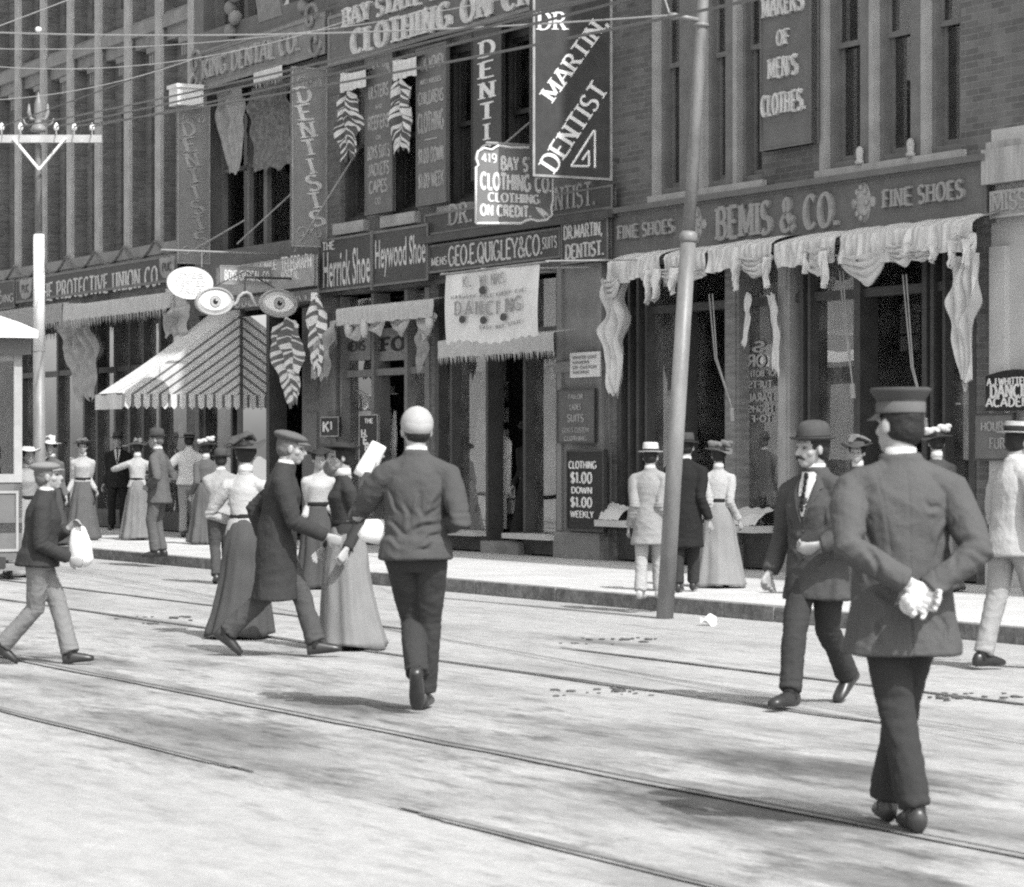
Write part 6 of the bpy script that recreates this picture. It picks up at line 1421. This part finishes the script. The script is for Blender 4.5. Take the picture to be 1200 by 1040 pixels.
            for j in range(4): t = j / 3; G.append([Hd(math.sin(a) * .085, math.cos(a) * (.095 + .055 * t * math.cos(a)) - .006, .150 - .02 * t) for a in [R(-60 + 120 * i / 14) for i in range(15)]])
            q.grid(G)
        elif hat in ('bowhat', 'featherhat', 'flowerhat', 'sailor'):
            br = .175 if hat != 'sailor' else .165; rt = random.Random(int(sd * 7)); RT2 = RH @ Matrix.Rotation(R(rt.uniform(2, 10)), 3, 'X') @ Matrix.Rotation(R(rt.uniform(-9, 9)), 3, 'Y'); HC = Hd(0, .005, .162)
            rs = []
            for r_, z_ in [(.0, .0), (br * .6, -.004), (br, .008), (br * .99, .014), (.088, .012), (.083, .04), (.066, .052), (.0, .055)]:
                rs.append([HC + RT2 @ Vector((r_ * math.cos(a), r_ * 1.06 * math.sin(a), z_ + (.022 * math.sin(2 * a + sd) + .012 * math.sin(3 * a) if r_ > .12 else 0))) for a in [i * math.pi / 16 for i in range(32)]])
            q.rings(rs, False, False)
            def HT(x, y, z): return HC + RT2 @ Vector((x, y, z))
        h = child('hat', q, mt, b, k)
        if hat == 'kepi': child('visor', vz, m_shoe, h, k)
        if band:
            q = MB(); q.lathe(Q(.140 if hat == 'bowler' else (.155 if hat == 'boater' else (.15 if hat == 'fedora' else .135))), [(r + .001, z) for r, z in band] + [(r - .004, z) for r, z in reversed(band)], 28, .95 if hat == 'bowler' else .97, 1.14 if hat == 'bowler' else 1.09, RH, close=False); child('hat_band', q, m_suit[0] if hat != 'kepi' else m_suit[3], h, k)
        rn = random.Random(int(sd * 10))
        if hat == 'bowhat':
            q = MB()
            for e in (-1, 1): q.ell(HT(e * .07 + .01, -.03, .082 + .012 * e), (.078, .04, .04), 14, 10, RT2 @ Matrix.Rotation(R(24 * e), 3, 'Y')); q.ell(HT(e * .115 + .01, -.03, .10 + .015 * e), (.045, .03, .03), 12, 8, RT2)
            q.ell(HT(.01, -.03, .066), (.03, .04, .03), 10, 8, RT2); bm_ = remesh(q, .01, 2); wrinkle(bm_, .006, 22, sd); child('hat_bow', bm_, (extra or {}).get('trim', m_blouse), h, k)
        if hat == 'featherhat':
            q = MB(); sg = rn.choice((-1, 1))
            for i in range(5):
                a = rn.uniform(-.6, .6); q.tube([HT(-sg * .06 + a * .04, .05, .04), HT(-sg * .02 + a * .08, .0, .10 + .03 * rn.random()), HT(sg * .06 + a * .1, -.06, .09), HT(sg * .13 + a * .08, -.12, .03 + .03 * rn.random())], [(.02, .014), (.034, .02), (.03, .018), (.01, .008)], 8)
            bm_ = remesh(q, .01, 1); wrinkle(bm_, .008, 40, sd, ridge=False); child('hat_plume', bm_, (extra or {}).get('trim', m_felt[2]), h, k)
        if hat == 'flowerhat':
            q = MB()
            for i in range(11): a = rn.uniform(0, 6.28); r_ = rn.uniform(.02, .11); q.ell(HT(math.cos(a) * r_ + .03, math.sin(a) * r_, .035 + .045 * rn.random()), [rn.uniform(.02, .042) for _ in range(3)], 9, 7)
            bm_ = remesh(q, .009, 1); wrinkle(bm_, .008, 45, sd, ridge=False); child('hat_flowers', bm_, (extra or {}).get('trim', m_felt[3]), h, k)
    return b, dict(hd=[h * k for h in hd], k=k)
def held(name, label, b, loc, mb, mat, cat):
    """something carried: stays a top-level thing, placed in the world from the bearer's own frame"""
    Mw = Matrix.Translation(b.location) @ Matrix.Rotation(b.rotation_euler.z, 4, 'Z'); me = mb.mesh(name, mat, (0, 0, 0), True)
    o = bpy.data.objects.new(name, me); COL.objects.link(o); o.location = Mw @ Vector(loc); o.rotation_euler = (0, 0, b.rotation_euler.z); return setp(o, label, cat)
def on(x, y, z=0.0): return gp(x, y, z)
W = m_suit
# the uniformed man, close by
person('man in dark uniform and peaked cap from behind, white gloves clasped at his back', on(1058, 974), -6, 1.76, lean=1, width=1.13, feet=((.035, -.06, 0, 0, 0), (-.02, .2, 0, 0, -6)), hands=((-.03, -.205, .985), (.045, -.195, .955)), hints=((-1, -.1, .25), (1, -.1, .25)), hyaw=32, hem=.70, topm=M('uniform_cloth', .078, .95, .08, 6, .2, 260, fine=.07), botm=W[1], hat='kepi', hatm=W[2], gloves=True, curl=.75, palms=((0, -1, .2), (0, -1, .2)), grip=((.75, -.1, -.55), (-.7, -.25, -.5)), hair_low=.01, legs_w=.97, extra={'seams': 1, 'creases': [(.19, 1.24, .10, 1.08), (.20, 1.16, .13, 1.02), (-.19, 1.24, -.11, 1.06), (-.2, 1.14, -.14, .98), (.16, .95, .02, .92), (-.16, .96, -.04, .90), (.12, .86, .16, .74), (-.1, .86, -.15, .73), (.06, 1.30, .14, 1.26)]})
# the man in the bowler
person('man in bowler hat and open suit with white shirt front walking towards the viewer', on(956, 828), 222, 1.72, lean=2, width=1.08, feet=((.05, -.40, .08, -34, 0), (-.04, .32, 0, 2, 0)), hip=.865, hands=((-.17, .20, .98), (.30, .06, .80)), hints=((-.9, -.6, 0), (.4, -.9, 0)), hyaw=-22, hem=.70, topm=W[2], botm=W[1], hat='bowler', hatm=m_felt[1], front=True, moustache=True, eyes=True, palms=((1, 0, .3), (-1, .2, 0)), curl=.7, extra={'creases': [(.16, 1.12, .02, 1.02, 1), (-.16, 1.12, -.02, 1.0, 1), (.17, 1.02, .05, .93, 1), (-.17, .95, -.06, .9, 1), (.15, 1.25, .1, 1.1, 1), (-.15, 1.25, -.1, 1.1, 1)]})
# light jacket at the right edge
person('man in pale jacket and light boater cut off by the right frame edge', on(1184, 784), 62, 1.72, lean=3, feet=((-.06, -.2, .0, 0, 0), (.07, .26, 0, 6, 0)), hands=((-.1, .26, 1.08), (.2, .2, .98)), hints=((-.8, -.7, -.2), (.8, -.7, -.3)), hem=.80, topm=m_linen, botm=W[5], hat='boater', hatm=M('straw_dull', .36, .8, .12, 30, .3, 160), curl=.9)
# youth with the newspaper
by, inf = person('youth in dark suit and white skullcap walking away with one heel lifted', on(484, 834), 2, 1.78, lean=3, width=1.03, feet=((.03, -.12, .13, -58, 0), (.05, .17, 0, 0, -5)), hands=((-.25, .20, 1.36), (.16, .12, 1.06)), hints=((-.35, -.2, -1), (.5, -1, .0)), hyaw=14, hem=.87, topm=W[2], botm=W[1], hat='skullcap', hatm=M('cap_cream', .33, .9, .08, 12, .15, 160), curl=.9, palms=((.6, .6, .2), (-1, 0, 0)), grip=((.0, .3, .9), (-.8, .5, 0)), extra={'creases': [(.17, 1.09, -.03, 1.03), (.18, 1.04, .02, .95), (-.17, 1.10, -.02, 1.0), (-.18, 1.02, -.06, .95), (.16, 1.27, .09, 1.12), (-.16, 1.27, -.08, 1.13), (.02, 1.25, .05, 1.1), (-.05, 1.2, -.02, 1.06), (.12, .97, .02, .91), (.15, 1.2, .05, 1.08)]})
q = MB(); d = Vector((.42, .1, .86)).normalized(); L = .22
for r0, off in ((.052, 0), (.03, .02)): q.tube([d * (-L * .5), d * (-L * .3), d * (L * .3), d * (L * .5)], [(r0 * 1.15, r0), (r0 * 1.2, r0 * 1.05), (r0 * .95, r0 * .9), (r0 * .9, r0 * .8)], 16, side=(1, 0, 0))
held('rolled_newspaper', 'rolled white newspaper held up at the shoulder of the youth in the skullcap', by, inf['hd'][0] + Vector((-.01, .03, .07)), q, m_paper, 'newspaper')
q = MB(); q.tube([Vector((-.1, 0, 0)), Vector((-.085, 0, -.01)), Vector((.0, 0, -.02)), Vector((.06, 0, -.015)), Vector((.08, 0, 0))], [(.02, .04), (.04, .065), (.048, .075), (.045, .07), (.025, .05)], 16, side=(0, 1, 0))
held('paper_bundle', 'folded white paper bundle tucked under the left elbow of the youth', by, (-.205, .04, 1.06), q, m_paper, 'bundle')
# the couple passing and the women
person('woman in dark jacket and dark flat hat with long mid grey skirt', on(404, 761), -108, 1.60, sex='f', lean=1, hem=.80, topm=W[1], botm=M('skirt_grey', .2, .95, .06, 5, .2, 240), hat='sailor', hatm=m_felt[0], hands=((-.24, .05, .84), (.2, .12, .84)), skirt_sway=(.0, -.05), hair_style='bun', eyes=True, skirt_w=.85)
person('man in long dark overcoat and cap striding to the right', on(329, 769), 86, 1.73, lean=7, feet=((.07, .27, .0, 6, 0), (-.06, -.40, .09, -38, 0)), hip=.87, hands=((-.2, -.12, .85), (.20, .34, .90)), hints=((-.4, -1, 0), (.4, -1, 0)), hem=.47, topm=W[1], botm=W[2], top='coat', hat='flatcap', hatm=W[3], eyes=True, hair=m_hairG, width=1.08, legs_w=1.05)
person('woman in fitted white jacket with long dark skirt seen from behind', on(287, 747), 8, 1.62, sex='f', lean=2, hem=.90, topm=m_linen, botm=W[2], hat='featherhat', hatm=m_felt[1], hair_style='bun', sleeve=1.25, hands=((-.12, .2, 1.0), (.17, .18, .98)), hints=((-1, -.5, 0), (1, -.5, 0)), skirt_sway=(-.05, -.05), collar=True, extra={'trim': m_felt[1]})
person('boy in bowler and light grey jacket behind the woman in white', on(259, 684), -10, 1.54, lean=4, hem=.84, topm=W[5], botm=W[2], hat='bowler', hatm=m_felt[1], feet=((-.07, -.1, .02, -10, 0), (.08, .14, 0, 0, 0)), hands=((-.1, .2, .98), (.22, .05, .85)))
person('girl in white blouse half hidden between the overcoat and the dark jacket', on(373, 690), 165, 1.56, sex='f', topm=m_linen, top='blouse', hem=1.04, botm=W[2], hat='sailor', hatm=m_felt[0], hair_style='bun', sleeve=1.3, hands=((-.16, .14, .95), (.2, .1, .88)), collar=False)
# boy at the left
bl, il = person('boy in dark jacket and grey trousers walking right with bowed head and cap', on(48, 778), 84, 1.50, lean=6, feet=((.07, .25, 0, 6, 0), (-.07, -.32, .07, -30, 0)), hip=.87, hands=((-.1, .22, 1.12), (.17, .24, .88)), hints=((-.5, -1, -.3), (.5, -1, -.2)), hem=.86, topm=W[1], botm=W[4], hat='flatcap', hatm=W[4], hpitch=-14, hair=m_hairG, eyes=True, width=1.18, legs_w=1.2)
q = MB(); q.tube([Vector((0, 0, .12)), Vector((0, .0, .10)), Vector((.01, .01, 0)), Vector((.01, .02, -.12)), Vector((0, .02, -.17))], [(.03, .03), (.045, .05), (.06, .08), (.062, .09), (.035, .06)], 16, side=(1, 0, 0))
held('white_bag', 'white paper bag carried in front of the boy in the dark jacket', bl, il['hd'][0] + Vector((.0, .07, -.10)), q, m_paper, 'bag')
# beside the streetcar
person('woman in light grey dress and pale hat beside the streetcar', on(31, 676), 150, 1.60, sex='f', top='blouse', topm=W[5], hem=1.0, botm=W[5], hat='sailor', hatm=m_straw, hair_style='bun', hands=((-.2, .14, .98), (.18, .16, .95)), sleeve=1.2)
person('woman in plumed hat half hidden behind the banded telegraph pole', on(61, 640, ZS), 190, 1.58, sex='f', topm=W[3], botm=W[2], hem=.95, hat='featherhat', hatm=m_felt[3], hair_style='bun', extra={'trim': m_felt[3]})
person('woman in white blouse and open pale jacket with flowered hat', on(97, 633, ZS), 172, 1.60, sex='f', top='blouse', topm=m_linen, botm=W[3], hem=1.0, hat='flowerhat', hatm=m_felt[1], hair_style='bun', sleeve=1.2, hands=((-.22, .1, .86), (.26, .06, .82)), eyes=True, extra={'trim': m_felt[2]})
person('man in black suit standing in front of the dark shop window', on(138, 621, ZS), 176, 1.72, lean=0, feet=((-.1, 0, 0, 0, 12), (.1, .05, 0, 0, -12)), hem=.76, topm=W[0], botm=W[0], hat='fedora', hatm=m_felt[1], front=True, hands=((-.25, .03, .8), (.25, .02, .82)))
person('woman in pale jacket facing away with one arm raised, beside a bowler hatted man', on(161, 633, ZS), -5, 1.58, sex='f', topm=m_linen, botm=W[4], hem=.92, hat='flowerhat', hatm=m_felt[2], hair_style='bun', hands=((-.18, .2, 1.32), (.1, .25, 1.1)), hints=((-1, -.4, -.4), (1, -.4, -.4)), extra={'trim': m_felt[2]})
person('man in grey suit and bowler near the kerb with hand on hip', on(186, 653, ZS), -78, 1.68, lean=1, feet=((-.08, .02, 0, 0, 10), (.08, -.02, 0, 0, -8)), hands=((-.17, .10, .98), (.2, .12, .96)), hints=((-.8, -.9, 0), (.6, -1.2, 0)), hem=.74, topm=W[3], botm=W[3], hat='bowler', hatm=m_felt[1], hyaw=4, hair=m_hairG)
person('man in white shirt and dark hat facing the awning, beside the woman with white bow', on(221, 630, ZS), 4, 1.70, hem=.88, topm=m_blouse, top='blouse', botm=W[5], hat='boater', hatm=m_felt[2], hands=((-.18, .22, 1.05), (.22, .08, .86)), hints=((-1, -.6, 0), (1, -.6, 0)))
person('woman in long grey dress and hat with big white bow seen from behind', on(241, 638, ZS), 5, 1.56, sex='f', topm=W[3], botm=W[3], hem=1.0, hat='bowhat', hatm=m_felt[1], hair_style='bun', hands=((-.26, .05, .84), (.24, .08, .86)), sleeve=1.15)
# at the shoe store
dw = f2w(S(595), -.35, .17); person('woman in black dress standing in the dark doorway of the clothing shop', dw, 190, 1.62, sex='f', topm=W[0], botm=W[0], hem=.95, hat='flowerhat', hatm=m_felt[0], hair_style='bun', collar=False, extra={'trim': m_felt[1]})
person('man in pale linen coat and white hat left of the trolley pole', on(761, 702, ZS), 18, 1.45, lean=2, feet=((-.08, -.1, 0, 0, 0), (.07, .16, 0, 0, 0)), hem=.62, topm=M('grey_linen', .27, .9, .12, 12, .2, 200), botm=m_linen, top='coat', hat='fedora', hatm=m_blouse, hands=((-.24, .02, .82), (.22, .06, .84)), extra={'shoe': M('pale_shoe', .4, .6, .2, 14)})
person('man in long black frock coat partly hidden by the trolley pole', on(803, 694, ZS), 12, 1.55, lean=2, feet=((-.06, -.1, 0, 0, 0), (.06, .2, 0, 0, 0)), hem=.50, topm=W[0], botm=W[1], top='frock', hat='fedora', hatm=m_felt[1], hands=((-.2, .1, .82), (.27, .0, .80)))
person('woman in pale fitted suit and wide trimmed hat walking away, trailing skirt', on(842, 688, ZS), 6, 1.46, sex='f', lean=2, topm=m_linen, botm=M('skirt_pale', .23, .95, .06, 5, .2, 240), hem=.97, hat='bowhat', hatm=m_felt[2], hair_style='bun', hands=((-.2, .1, .85), (.25, .02, .82)), skirt_sway=(.03, -.12), skirt_w=1.05, extra={'trim': m_felt[2]}, sleeve=1.1)
person('woman in flat trimmed hat and white collar beyond the uniformed man\'s right shoulder', on(1098, 693, ZS), 5, 1.60, sex='f', topm=W[2], botm=W[3], hem=.95, hat='bowhat', hatm=m_felt[1], hair_style='bun', extra={'trim': m_felt[3]})
person('woman in wide dark hat between the bowler and the uniformed man', on(1006, 700, ZS), 200, 1.50, sex='f', topm=W[3], botm=W[2], hem=.95, hat='featherhat', hatm=m_felt[1], hair_style='bun', extra={'trim': m_felt[2]}, eyes=True)
# ================================================================ light, sky, camera settings
EL = R(50); a_ = R(5.5); LH = (-DR) * math.cos(a_) + NN * math.sin(a_)     # the way the light travels over the ground
Ld = Vector((LH.x * math.cos(EL), LH.y * math.cos(EL), -math.sin(EL)))
sun = bpy.data.lights.new('sun', 'SUN'); sun.energy = 2.35; sun.angle = R(.55); sun.color = (1, .995, .985)
so = bpy.data.objects.new('sun', sun); COL.objects.link(so); so.rotation_mode = 'QUATERNION'; so.rotation_quaternion = Ld.to_track_quat('-Z', 'Y'); so.location = (0, 0, 60)
w = bpy.data.worlds.new('World'); scene.world = w; w.use_nodes = True
n = w.node_tree.nodes; l = w.node_tree.links; bg = n['Background']
sk = n.new('ShaderNodeTexSky'); sk.sky_type = 'NISHITA'; sk.sun_disc = False; sk.sun_elevation = EL; sk.sun_rotation = math.atan2(-Ld.x, -Ld.y); sk.dust_density = 2.5
bw = n.new('ShaderNodeRGBToBW'); l.new(sk.outputs[0], bw.inputs[0])
tint = n.new('ShaderNodeMix'); tint.data_type = 'RGBA'; tint.blend_type = 'MULTIPLY'; tint.inputs[0].default_value = 1; tint.inputs[7].default_value = (1, .995, .98, 1)
l.new(bw.outputs[0], tint.inputs[6]); l.new(tint.outputs[2], bg.inputs['Color']); bg.inputs['Strength'].default_value = .15
vs = scene.view_settings; vs.view_transform = 'Standard'; vs.look = 'None'; vs.exposure = 1.12; vs.gamma = 1; vs.use_curve_mapping = False
scene.render.engine = 'CYCLES'; scene.cycles.max_bounces = 8; scene.cycles.transparent_max_bounces = 12
try: scene.cycles.use_denoising = False
except Exception: pass
scene.render.resolution_x = 1024; scene.render.resolution_y = 887
cam.dof.use_dof = True; cam.dof.focus_distance = 40; cam.dof.aperture_fstop = 8.0
scene.cycles.pixel_filter_type = 'BLACKMAN_HARRIS'; scene.cycles.filter_width = 2.2
